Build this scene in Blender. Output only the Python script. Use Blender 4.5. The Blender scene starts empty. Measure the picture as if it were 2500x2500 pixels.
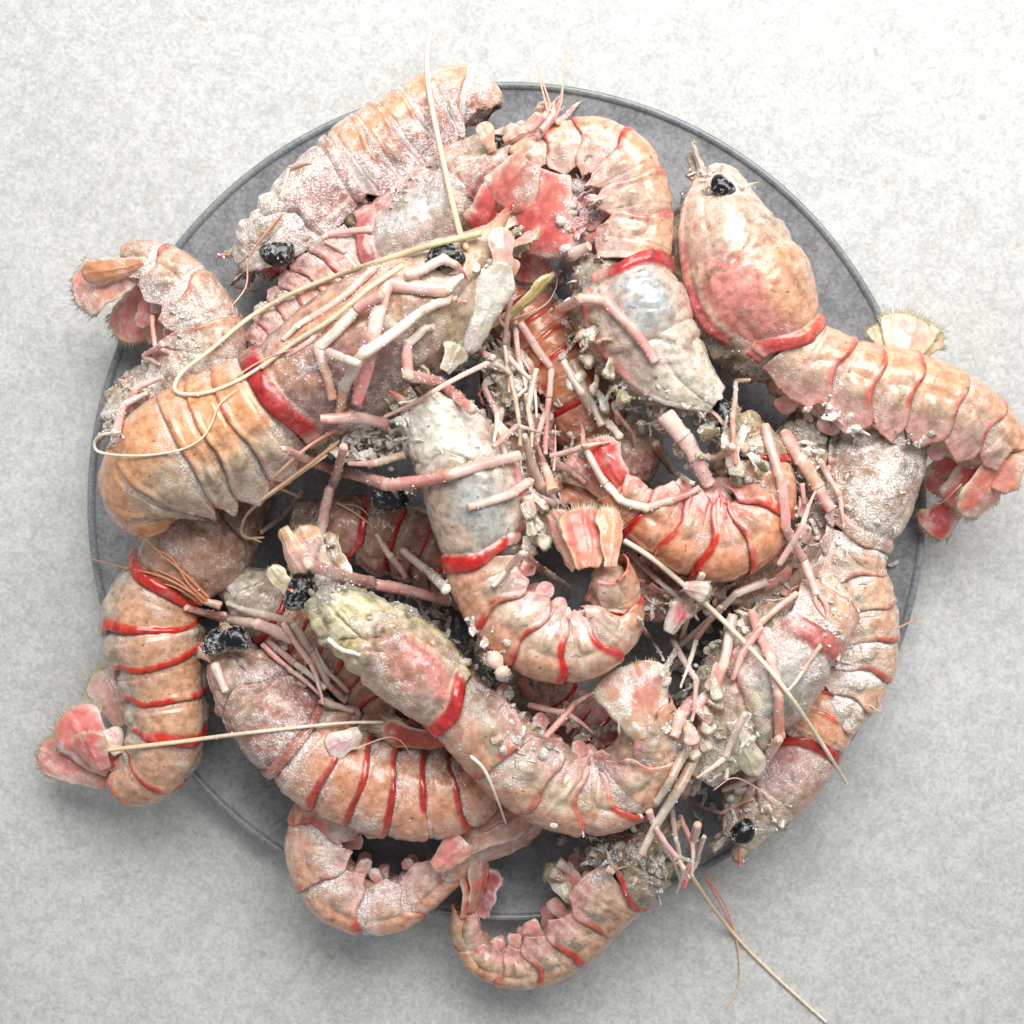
import bpy, math, random
import numpy as np
from math import radians as R

random.seed(4)
rng = np.random.default_rng(11)
scene = bpy.context.scene
COL = scene.collection

# ------------------------------------------------------------------ camera
H = 0.42                       # camera height over the table, metres
TAN = 0.13 / 1029 * 1250 / (H - 0.014)   # plate radius 13 cm
cam_d = bpy.data.cameras.new('camera')
cam_d.sensor_width = 36
cam_d.lens = 36 / (2 * TAN)
cam_d.clip_start = 0.01
cam_d.clip_end = 20
cam = bpy.data.objects.new('camera', cam_d)
cam.location = (0, 0, H)
COL.objects.link(cam)
scene.camera = cam

# ------------------------------------------------------------------ light
world = bpy.data.worlds.new('World')
scene.world = world
world.use_nodes = True
world.node_tree.nodes['Background'].inputs[0].default_value = (0.93, 0.97, 1.0, 1)
world.node_tree.nodes['Background'].inputs[1].default_value = 0.38


def area(name, loc, target, size, sy, power, col):
    d = bpy.data.lights.new(name, 'AREA')
    d.shape = 'RECTANGLE'
    d.size, d.size_y = size, sy
    d.energy = power
    d.color = col
    o = bpy.data.objects.new(name, d)
    o.location = loc
    from mathutils import Vector
    v = Vector(target) - Vector(loc)
    o.rotation_euler = v.to_track_quat('-Z', 'Y').to_euler()
    COL.objects.link(o)


area('window_light', (0.10, 0.42, 0.58), (0.0, 0.03, 0.0), 0.70, 0.40, 8.3, (1.0, 0.985, 0.96))
scene.view_settings.view_transform = 'Standard'
scene.view_settings.look = 'None'
scene.view_settings.exposure = 0.0

# ------------------------------------------------------------------ helpers
PX = TAN / 1250.0


def P(x, y, z):
    x = np.asarray(x, float); y = np.asarray(y, float); z = np.asarray(z, float)
    k = PX * (H - z)
    return np.stack([(x - 1250) * k, -(y - 1250) * k, z + 0 * x], -1)


def topx(v):
    k = PX * (H - v[..., 2])
    return v[..., 0] / k + 1250, 1250 - v[..., 1] / k


def c(r, g, b, m=1.0):
    def f(q):
        q /= 255.0
        return (q / 12.92 if q < 0.04045 else ((q + 0.055) / 1.055) ** 2.4) * m
    return np.array([f(r), f(g), f(b)])


ORANGE = c(222, 160, 116)
BEIGE = c(206, 172, 145)
SAND = c(196, 172, 142)
PINK = c(224, 142, 136)
DPINK = c(216, 98, 98)
ROSE = c(226, 178, 172)
RED = c(196, 22, 16)
ORED = c(214, 62, 24)
DRED = c(120, 14, 22)
WHITE = c(228, 222, 210)
BLUE = c(166, 178, 176)
OLIVE = c(112, 102, 66)
MOSS = c(164, 150, 118)
BROWN = c(150, 98, 70)
YELLOW = c(214, 208, 140)
CREAM = c(226, 206, 174)
GREY = c(150, 150, 140)


def hsh(a, b, d):
    q = np.sin(a * 127.1 + b * 311.7 + d * 74.7) * 43758.5453
    return q - np.floor(q)


def vnoise(p):
    i = np.floor(p)
    f = p - i
    f = f * f * (3 - 2 * f)
    x, y, z = i[..., 0], i[..., 1], i[..., 2]
    fx, fy, fz = f[..., 0], f[..., 1], f[..., 2]
    r = 0
    for dx in (0, 1):
        for dy in (0, 1):
            for dz in (0, 1):
                w = (fx if dx else 1 - fx) * (fy if dy else 1 - fy) * (fz if dz else 1 - fz)
                r = r + w * hsh(x + dx, y + dy, z + dz)
    return r


def fbm(p, scale, octs=3, off=0.0):
    r = 0; a = 0.5; t = 0
    q = np.asarray(p) * scale + off
    for k in range(octs):
        r = r + a * vnoise(q + 17.3 * k)
        t += a
        a *= 0.55
        q = q * 2.03
    return r / t


def ss(a, b, x):
    t = np.clip((np.asarray(x, float) - a) / (b - a), 0, 1)
    return t * t * (3 - 2 * t)


def mixc(A, B, f):
    f = np.asarray(f)[..., None]
    return A * (1 - f) + B * f


def unit(v):
    return v / np.maximum(np.linalg.norm(v, axis=-1, keepdims=True), 1e-12)


def link(name, me, mat, parent):
    o = bpy.data.objects.new(name, me)
    COL.objects.link(o)
    if mat:
        me.materials.append(mat)
    if parent is not None:
        o.parent = parent
    return o


def make_mesh(name, V, F, colr=None, uv=None):
    me = bpy.data.meshes.new(name)
    V = np.ascontiguousarray(V, np.float32)
    F = np.ascontiguousarray(F, np.int32)
    n, m, k = len(V), len(F), F.shape[1]
    me.vertices.add(n)
    me.vertices.foreach_set('co', V.ravel())
    me.loops.add(m * k)
    me.loops.foreach_set('vertex_index', F.ravel())
    me.polygons.add(m)
    me.polygons.foreach_set('loop_start', np.arange(m, dtype=np.int32) * k)
    me.polygons.foreach_set('loop_total', np.full(m, k, np.int32))
    me.polygons.foreach_set('use_smooth', np.ones(m, bool))
    if colr is not None:
        at = me.attributes.new('col', 'FLOAT_COLOR', 'POINT')
        at.data.foreach_set('color', np.ascontiguousarray(colr, np.float32).ravel())
    me.update(calc_edges=True)
    return me


def grid_faces(nu, nv, wrap=False):
    i = np.arange(nu - 1)[:, None]
    j = np.arange(nv if wrap else nv - 1)[None, :]
    j2 = (j + 1) % nv
    a = i * nv + j; b = i * nv + j2; d = (i + 1) * nv + j; e = (i + 1) * nv + j2
    return np.stack([a, b, e, d], -1).reshape(-1, 4)


def grid_normals(G, wrap=False):
    du = np.gradient(G, axis=0)
    if wrap:
        dv = np.roll(G, -1, 1) - np.roll(G, 1, 1)
    else:
        dv = np.gradient(G, axis=1)
    return unit(np.cross(du, dv))


# height of what is already lying there, kept on a coarse grid
CELL = 8
NG = 2900 // CELL
HM = np.zeros((NG, NG))
yy, xx = np.mgrid[0:NG, 0:NG]
_px, _py = (xx + 0.5) * CELL - 200, (yy + 0.5) * CELL - 200
HM[np.hypot(_px - 1238, _py - 1224) < 1029] = 0.011


def hm_add(V):
    x, y = topx(V)
    i = ((x + 200) / CELL).astype(int); j = ((y + 200) / CELL).astype(int)
    ok = (i >= 0) & (j >= 0) & (i < NG) & (j < NG)
    np.maximum.at(HM, (j[ok], i[ok]), V[ok, 2])


def hm_at(x, y, rad=1):
    i = ((np.asarray(x) + 200) / CELL).astype(int); j = ((np.asarray(y) + 200) / CELL).astype(int)
    r = np.full(np.shape(i), -1.0)
    for a in range(-rad, rad + 1):
        for b in range(-rad, rad + 1):
            r = np.maximum(r, HM[np.clip(j + a, 0, NG - 1), np.clip(i + b, 0, NG - 1)])
    return r


# ------------------------------------------------------------------ materials
def new_mat(name):
    m = bpy.data.materials.new(name)
    m.use_nodes = True
    nt = m.node_tree
    return m, nt, nt.nodes['Principled BSDF']


def N(nt, typ, **kw):
    n = nt.nodes.new(typ)
    for k, v in kw.items():
        if k in n.inputs:
            n.inputs[k].default_value = v
        else:
            setattr(n, k, v)
    return n


def L(nt, a, b):
    nt.links.new(a, b)


def math_node(nt, op, a, b=None):
    n = nt.nodes.new('ShaderNodeMath')
    n.operation = op
    for k, v in ((0, a), (1, b)):
        if v is None:
            continue
        if isinstance(v, (int, float)):
            n.inputs[k].default_value = v
        else:
            L(nt, v, n.inputs[k])
    return n.outputs[0]


def mix_col(nt, f, a, b, mode='MIX'):
    n = nt.nodes.new('ShaderNodeMix')
    n.data_type = 'RGBA'
    n.blend_type = mode
    for s, v in ((n.inputs[0], f), (n.inputs[6], a), (n.inputs[7], b)):
        if isinstance(v, (int, float)):
            s.default_value = v
        elif isinstance(v, tuple):
            s.default_value = v
        else:
            L(nt, v, s)
    return n.outputs[2]


def noise(nt, co, scale, detail=3, rough=0.6, dist=0.0):
    n = N(nt, 'ShaderNodeTexNoise', Scale=scale, Detail=detail, Roughness=rough, Distortion=dist)
    L(nt, co, n.inputs['Vector'])
    return n.outputs['Fac']


def mrange(nt, v, a, b, c0=0.0, c1=1.0):
    n = N(nt, 'ShaderNodeMapRange')
    n.interpolation_type = 'SMOOTHSTEP'
    for i, q in ((0, v), (1, a), (2, b), (3, c0), (4, c1)):
        if isinstance(q, (int, float)):
            n.inputs[i].default_value = q
        else:
            L(nt, q, n.inputs[i])
    return n.outputs[0]


def frosted(name, rough=0.24, sss=0.20, bump=0.5, spots=True, gain=1.0, lo=(0.62, 0.54, 0.47, 1), coat=0.45):
    """shell pigment from the mesh, speckled with dirt and covered with granular frost"""
    m, nt, b = new_mat(name)
    at = N(nt, 'ShaderNodeAttribute', attribute_name='col')
    geo = N(nt, 'ShaderNodeNewGeometry')
    co = geo.outputs['Position']
    nf = noise(nt, co, 1700, 2, 0.65)
    nm = noise(nt, co, 330, 4, 0.68)
    nl = noise(nt, co, 90, 4, 0.65)
    nk = noise(nt, co, 150, 4, 0.7, 0.8)
    pig = mix_col(nt, 1.0, at.outputs['Color'],
                  mix_col(nt, mrange(nt, nm, 0.30, 0.70), lo, (1.18, 1.12, 1.08, 1)), 'MULTIPLY')
    if spots:
        pig = mix_col(nt, math_node(nt, 'MULTIPLY', mrange(nt, nk, 0.50, 0.72), 0.16), pig, (0.40, 0.25, 0.15, 1))
        pig = mix_col(nt, math_node(nt, 'MULTIPLY', mrange(nt, nl, 0.54, 0.70), 0.26), pig, (0.78, 0.46, 0.42, 1))
        sp = noise(nt, co, 620, 2, 0.5)
        pig = mix_col(nt, math_node(nt, 'MULTIPLY', mrange(nt, sp, 0.66, 0.73), 0.75), pig, (0.09, 0.07, 0.035, 1))
    v = math_node(nt, 'ADD', math_node(nt, 'MULTIPLY', nf, 0.44),
                  math_node(nt, 'ADD', math_node(nt, 'MULTIPLY', nm, 0.30), math_node(nt, 'MULTIPLY', nl, 0.26)))
    thr = math_node(nt, 'SUBTRACT', 0.66, math_node(nt, 'MULTIPLY', at.outputs['Alpha'], 0.25 * gain))
    fr = mrange(nt, v, math_node(nt, 'SUBTRACT', thr, 0.05), math_node(nt, 'ADD', thr, 0.07))
    veil = math_node(nt, 'MULTIPLY', mrange(nt, nm, 0.25, 0.75, 0.10, 0.50), at.outputs['Alpha'])
    pig = mix_col(nt, veil, pig, (0.80, 0.745, 0.715, 1))
    fcol = mix_col(nt, mrange(nt, nf, 0.35, 0.65), (0.70, 0.62, 0.58, 1), (0.95, 0.94, 0.92, 1))
    colr = mix_col(nt, math_node(nt, 'MULTIPLY', fr, 0.72), pig, fcol)
    L(nt, colr, b.inputs['Base Color'])
    L(nt, mrange(nt, fr, 0, 1, rough, 0.85), b.inputs['Roughness'])
    L(nt, mrange(nt, fr, 0, 0.6, coat, 0.0), b.inputs['Coat Weight'])
    b.inputs['Coat Roughness'].default_value = 0.16
    b.inputs['Subsurface Weight'].default_value = sss
    b.inputs['Subsurface Radius'].default_value = (1.0, 0.45, 0.3)
    b.inputs['Subsurface Scale'].default_value = 0.0013
    h = math_node(nt, 'ADD', math_node(nt, 'MULTIPLY', fr, 0.6),
                  math_node(nt, 'ADD', math_node(nt, 'MULTIPLY', math_node(nt, 'MULTIPLY', nf, fr), 0.9), math_node(nt, 'MULTIPLY', nm, 0.22)))
    bp = N(nt, 'ShaderNodeBump', Strength=bump, Distance=0.0007)
    L(nt, h, bp.inputs['Height'])
    L(nt, bp.outputs[0], b.inputs['Normal'])
    return m


M_SHELL = frosted('frosted_shell')
M_MOSS = frosted('frosted_flesh', rough=0.7, sss=0.05, bump=0.9, coat=0.08)
M_MUD = frosted('frozen_mud', rough=0.85, sss=0.1, bump=0.2, spots=False, lo=(0.62, 0.56, 0.46, 1), coat=0.0)
M_LEG = frosted('frosted_leg', rough=0.4, sss=0.2, bump=0.3, spots=False, lo=(0.86, 0.82, 0.80, 1))
M_FAN = frosted('frosted_tail_blade', rough=0.35, sss=0.2, bump=0.3, spots=False, lo=(0.80, 0.72, 0.70, 1))

M_EYE, nt, b = new_mat('black_eye')
geo = N(nt, 'ShaderNodeNewGeometry')
nf = noise(nt, geo.outputs['Position'], 900, 4, 0.7)
nm = noise(nt, geo.outputs['Position'], 160, 2, 0.5)
fr = mrange(nt, math_node(nt, 'ADD', math_node(nt, 'MULTIPLY', nf, 0.6), math_node(nt, 'MULTIPLY', nm, 0.4)), 0.50, 0.62)
L(nt, mix_col(nt, math_node(nt, 'MULTIPLY', fr, 0.7), (0.006, 0.006, 0.007, 1), (0.6, 0.6, 0.6, 1)), b.inputs['Base Color'])
L(nt, mrange(nt, fr, 0, 1, 0.12, 0.8), b.inputs['Roughness'])
bp = N(nt, 'ShaderNodeBump', Strength=0.22, Distance=0.0006)
L(nt, nf, bp.inputs['Height']); L(nt, bp.outputs[0], b.inputs['Normal'])

M_ICE, nt, b = new_mat('frost_ice')
at = N(nt, 'ShaderNodeAttribute', attribute_name='col')
L(nt, at.outputs['Color'], b.inputs['Base Color'])
b.inputs['Roughness'].default_value = 0.25
b.inputs['Transmission Weight'].default_value = 0.0
b.inputs['IOR'].default_value = 1.31

M_BRISTLE, nt, b = new_mat('bristle')
b.inputs['Base Color'].default_value = (0.60, 0.52, 0.33, 1)
b.inputs['Roughness'].default_value = 0.6

M_ANT, nt, b = new_mat('antenna')
at = N(nt, 'ShaderNodeAttribute', attribute_name='col')
geo = N(nt, 'ShaderNodeNewGeometry')
nf = noise(nt, geo.outputs['Position'], 700, 3, 0.6)
L(nt, mix_col(nt, 1.0, at.outputs['Color'], mix_col(nt, mrange(nt, nf, 0.3, 0.7), (0.90, 0.87, 0.84, 1), (1.12, 1.10, 1.08, 1)), 'MULTIPLY'), b.inputs['Base Color'])
b.inputs['Roughness'].default_value = 0.45

M_TABLE, nt, b = new_mat('grey_stone_table')
tc = N(nt, 'ShaderNodeTexCoord')
co = tc.outputs['Object']
mp0 = N(nt, 'ShaderNodeMapping'); mp0.inputs['Rotation'].default_value = (0.55, 0.35, 0.6); L(nt, co, mp0.inputs['Vector']); co = mp0.outputs[0]
mp = N(nt, 'ShaderNodeMapping'); mp.inputs['Scale'].default_value = (0.9, 1.0, 1.0); L(nt, co, mp.inputs['Vector'])
mp2 = N(nt, 'ShaderNodeMapping'); mp2.inputs['Scale'].default_value = (1.0, 0.9, 1.0); L(nt, co, mp2.inputs['Vector'])
n1 = noise(nt, mp.outputs[0], 800, 4, 0.8)
n1b = noise(nt, mp2.outputs[0], 330, 5, 0.8)
n2 = noise(nt, co, 150, 5, 0.7)
n3 = noise(nt, co, 18, 4, 0.6)
v = math_node(nt, 'ADD', math_node(nt, 'ADD', math_node(nt, 'MULTIPLY', n1, 0.40), math_node(nt, 'MULTIPLY', n1b, 0.28)),
              math_node(nt, 'ADD', math_node(nt, 'MULTIPLY', n2, 0.22), math_node(nt, 'MULTIPLY', n3, 0.10)))
tcol = mix_col(nt, mrange(nt, v, 0.38, 0.62), (0.41, 0.408, 0.39, 1), (0.655, 0.65, 0.635, 1))
sp = noise(nt, co, 130, 2, 0.5)
tcol = mix_col(nt, math_node(nt, 'MULTIPLY', mrange(nt, sp, 0.70, 0.78), 0.55), tcol, (0.34, 0.32, 0.27, 1))
sp2 = noise(nt, co, 420, 2, 0.5)
tcol = mix_col(nt, math_node(nt, 'MULTIPLY', mrange(nt, sp2, 0.69, 0.75), 0.35), tcol, (0.30, 0.29, 0.27, 1))
L(nt, tcol, b.inputs['Base Color'])
b.inputs['Roughness'].default_value = 0.62
bp = N(nt, 'ShaderNodeBump', Strength=0.12, Distance=0.0004)
L(nt, v, bp.inputs['Height']); L(nt, bp.outputs[0], b.inputs['Normal'])


def plate_mat(name, lo, hi, rough):
    m, nt, b = new_mat(name)
    geo = N(nt, 'ShaderNodeTexCoord')
    co = geo.outputs['Object']
    n1 = noise(nt, co, 760, 4, 0.8)
    n2 = noise(nt, co, 140, 5, 0.7)
    n3 = noise(nt, co, 30, 3, 0.6)
    v = math_node(nt, 'ADD', math_node(nt, 'MULTIPLY', n1, 0.45), math_node(nt, 'ADD', math_node(nt, 'MULTIPLY', n2, 0.35), math_node(nt, 'MULTIPLY', n3, 0.2)))
    pc = mix_col(nt, mrange(nt, v, 0.36, 0.64), lo, hi)
    L(nt, pc, b.inputs['Base Color'])
    L(nt, mrange(nt, n1, 0.3, 0.7, rough - 0.08, rough + 0.1), b.inputs['Roughness'])
    bp = N(nt, 'ShaderNodeBump', Strength=0.15, Distance=0.0003)
    L(nt, v, bp.inputs['Height']); L(nt, bp.outputs[0], b.inputs['Normal'])
    return m


M_PLATE = plate_mat('grey_stoneware', (0.125, 0.13, 0.14, 1), (0.34, 0.34, 0.35, 1), 0.5)
M_RIM = plate_mat('glazed_rim', (0.15, 0.16, 0.17, 1), (0.30, 0.31, 0.32, 1), 0.26)

# ------------------------------------------------------------------ setting: table and plate
me = bpy.data.meshes.new('tabletop')
s, t = 1.1, 0.03
me.from_pydata([(-s, -s, 0), (s, -s, 0), (s, s, 0), (-s, s, 0), (-s, -s, -t), (s, -s, -t), (s, s, -t), (-s, s, -t)], [],
               [(0, 1, 2, 3), (7, 6, 5, 4), (0, 4, 5, 1), (1, 5, 6, 2), (2, 6, 7, 3), (3, 7, 4, 0)])
tb = link('tabletop', me, M_TABLE, None)
tb['kind'] = 'structure'
tb['label'] = 'pale grey mottled stone table top under the plate'

pc = P(1238, 1224, 0.013)


def lathe(prof, n=220):
    prof = np.array(prof)
    a = np.linspace(0, 2 * np.pi, n, endpoint=False)
    V = np.stack([prof[:, 0][:, None] * np.cos(a), prof[:, 0][:, None] * np.sin(a), prof[:, 1][:, None] + 0 * a], -1)
    return V.reshape(-1, 3), grid_faces(len(prof), n, True)[:, ::-1]


plate = bpy.data.objects.new('plate', None)
plate.location = (pc[0], pc[1], 0)
plate['label'] = 'round grey speckled stoneware plate with thin raised rim under the heap'
plate['category'] = 'plate'
COL.objects.link(plate)
V, F = lathe([(0.0001, 0.0075), (0.05, 0.0075), (0.095, 0.0078), (0.112, 0.0088), (0.122, 0.0104), (0.1265, 0.0117), (0.1276, 0.0122)])
link('dish', make_mesh('dish', V, F), M_PLATE, plate)
V, F = lathe([(0.1274, 0.0119), (0.1278, 0.0128), (0.1284, 0.0133), (0.1291, 0.01345), (0.1297, 0.0131), (0.13, 0.0124), (0.1297, 0.0115),
              (0.128, 0.0105), (0.122, 0.0078), (0.110, 0.0035), (0.098, 0.0012), (0.094, 0.0004), (0.0001, 0.0006)])
link('rim', make_mesh('rim', V, F), M_RIM, plate)


# ------------------------------------------------------------------ langoustine builder
def cspline(K, n):
    """Catmull-Rom through rows of K, n samples evenly spaced in length; returns samples and their index parameter"""
    K = np.asarray(K, float)
    m = len(K)
    Q = np.vstack([2 * K[0] - K[1], K, 2 * K[-1] - K[-2]])
    tt = np.linspace(0, m - 1, 40 * m)
    i = np.minimum(tt.astype(int), m - 2)
    f = (tt - i)[:, None]
    p0, p1, p2, p3 = Q[i], Q[i + 1], Q[i + 2], Q[i + 3]
    S = 0.5 * ((2 * p1) + (-p0 + p2) * f + (2 * p0 - 5 * p1 + 4 * p2 - p3) * f ** 2 + (-p0 + 3 * p1 - 3 * p2 + p3) * f ** 3)
    d = np.r_[0, np.cumsum(np.linalg.norm(np.diff(S[:, :3] * np.array([1, 1, 4000.0 if K.shape[1] > 3 else 1]), axis=0), axis=1))]
    e = np.linspace(0, d[-1], n)
    return np.stack([np.interp(e, d, S[:, q]) for q in range(S.shape[1])], -1), np.interp(e, d, tt)


class Frames:
    def __init__(self, K):
        S, self.t = cspline(K, 400)
        self.C = P(S[:, 0], S[:, 1], S[:, 2])
        self.hw = S[:, 3] * PX * (H - S[:, 2])
        self.roll = np.radians(S[:, 4])
        T = unit(np.gradient(self.C, axis=0))
        up = np.array([0, 0, 1.0])
        Nn = unit(np.cross(up, T))
        B = np.cross(T, Nn)
        cr, sr = np.cos(self.roll)[:, None], np.sin(self.roll)[:, None]
        self.T = T
        self.D = unit(cr * B + sr * Nn)
        self.L = np.cross(self.D, T)
        self.x = np.linspace(0, 1, 400)
        self.len = float(np.linalg.norm(np.diff(self.C, axis=0), axis=1).sum())

    def at(self, x):
        x = np.asarray(x, float)
        g = lambda A: np.stack([np.interp(x, self.x, A[:, k]) for k in range(3)], -1)
        return g(self.C), unit(g(self.T)), unit(g(self.D)), unit(g(self.L)), np.interp(x, self.x, self.hw)

    def xt(self, t):
        return float(np.interp(t, self.t, self.x))


class Beast:
    """collects the parts of one animal and the surface that frost grows on"""

    def __init__(self, label, base, name='langoustine', cat='langoustine', group='frozen langoustines heaped on the grey plate'):
        self.o = bpy.data.objects.new(name, None)
        self.loc = np.array(base, float)
        self.o.location = base
        self.o['label'] = label
        self.o['category'] = cat
        if group:
            self.o['group'] = group
        self.o.empty_display_size = 0.01
        COL.objects.link(self.o)
        self.surf = []

    def add(self, name, V, F, colr, mat, solid=0.0, frost=1.0, parent=None, hm=True):
        V = np.asarray(V).reshape(-1, 3)
        colr = None if colr is None else np.asarray(colr).reshape(-1, 4)
        o = link(name, make_mesh(name, V - self.loc, F, colr), mat, parent or self.o)
        if solid:
            md = o.modifiers.new('thickness', 'SOLIDIFY')
            md.thickness = solid
            md.offset = -1
        if frost > 0 and colr is not None:
            self.surf.append((V, F, colr[:, 3] * frost, 0.10 if mat is M_MOSS else 0.03, 0.58 if mat in (M_LEG, M_FAN, M_ANT) else 1.0))
        if hm:
            hm_add(V)
        return o

    def frost(self, per_mm2=0.9, smin=0.00012, smax=0.00056):
        Ps, Ns, Ds, Ss = [], [], [], []
        for V, F, a, dt, sz in self.surf:
            p = V[F]
            n = np.cross(p[:, 2] - p[:, 0], p[:, 3] - p[:, 1]) * 0.5
            ar = np.linalg.norm(n, axis=1)
            nn = n / np.maximum(ar, 1e-12)[:, None]
            cen = p.mean(1)
            cl = fbm(cen, 260, 2, 3.1)
            w = ar * 1e6 * np.clip(a[F].mean(1), 0, 1.2) * (0.3 + ss(0.35, 0.75, cl) * 1.7)
            w[(nn[:, 2] < -0.45) & (np.abs(nn[:, 2]) > 0.45)] *= 0.25
            k = rng.poisson(np.clip(w * per_mm2, 0, 60))
            idx = np.repeat(np.arange(len(F)), k)
            uv = rng.random((len(idx), 2))
            u, v = uv[:, :1], uv[:, 1:]
            q = p[idx]
            Ps.append((1 - u) * (1 - v) * q[:, 0] + u * (1 - v) * q[:, 1] + u * v * q[:, 2] + (1 - u) * v * q[:, 3])
            Ns.append(nn[idx])
            Ds.append(np.full(len(idx), dt))
            Ss.append(np.full(len(idx), sz))
        if not Ps:
            return
        Pt = np.concatenate(Ps); Nn = np.concatenate(Ns); Dt = np.concatenate(Ds)
        n = len(Pt)
        if n == 0:
            return
        s = (smin + (smax - smin) * rng.random(n) ** 3.2) * np.concatenate(Ss)
        Pt = Pt + Nn * (s * 0.35 * np.sign(Nn[:, 2] + 0.45))[:, None]
        octa = np.array([(1, 0, 0), (0, 1, 0), (-1, 0, 0), (0, -1, 0), (0, 0, 1), (0, 0, -1)], float)
        Vv = octa[None] * (0.6 + 0.8 * rng.random((n, 6, 1)))
        q = rng.normal(size=(n, 4)); q /= np.linalg.norm(q, axis=1, keepdims=True)
        w, x, y, z = q.T
        Rm = np.stack([1 - 2 * (y * y + z * z), 2 * (x * y - z * w), 2 * (x * z + y * w), 2 * (x * y + z * w), 1 - 2 * (x * x + z * z),
                       2 * (y * z - x * w), 2 * (x * z - y * w), 2 * (y * z + x * w), 1 - 2 * (x * x + y * y)], -1).reshape(n, 3, 3)
        Vv = np.einsum('nij,nkj->nki', Rm, Vv) * s[:, None, None] + Pt[:, None]
        f = np.array([(0, 1, 4), (1, 2, 4), (2, 3, 4), (3, 0, 4), (1, 0, 5), (2, 1, 5), (3, 2, 5), (0, 3, 5)])
        Ff = (np.arange(n)[:, None, None] * 6 + f[None]).reshape(-1, 3)
        gc = np.array([0.95, 0.94, 0.935]) * (0.86 + 0.14 * rng.random((n, 1)))
        k = rng.random(n)
        gc[k < Dt * 0.7] = OLIVE * rng.uniform(0.35, 1.3, ((k < Dt * 0.7).sum(), 1))
        gc[k > 1 - Dt * 0.8] = c(196, 140, 118) * rng.uniform(0.6, 1.1, ((k > 1 - Dt * 0.8).sum(), 1))
        gc = np.concatenate([np.repeat(gc, 6, 0), np.ones((n * 6, 1))], 1)
        me = make_mesh('frost_crystals', Vv.reshape(-1, 3) - self.loc, Ff, gc)
        me.polygons.foreach_set('use_smooth', np.zeros(len(Ff), bool))
        o = link('frost_crystals', me, M_ICE, self.o)
        o['kind'] = 'stuff'


def section(th, w, h, tuck=0.25, drop=0.95):
    a = np.abs(th)
    k = np.clip(a - np.pi / 2, 0, None)
    x = np.where(a <= np.pi / 2, w * np.sin(np.minimum(a, np.pi / 2)) ** 0.9, w * (1 - tuck * (k * 0.9) ** 1.6))
    y = np.where(a <= np.pi / 2, h * np.cos(np.minimum(a, np.pi / 2)), -h * drop * np.sin(np.minimum(k, np.pi / 2)))
    return np.sign(th) * x, y


DEF = dict(dors=BEIGE, flank=ROSE, hcol=WHITE, edge=PINK, sheen=None, band=RED, bandw=1.0, acol=ORANGE, abdf=ROSE, pleu=ROSE,
           moss=0.5, cbw=None, rim=0.5, bellyd=0.62, under=1.0, frost=0.5, lump=1.0, dirt=0.35, groove=True)


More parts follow.
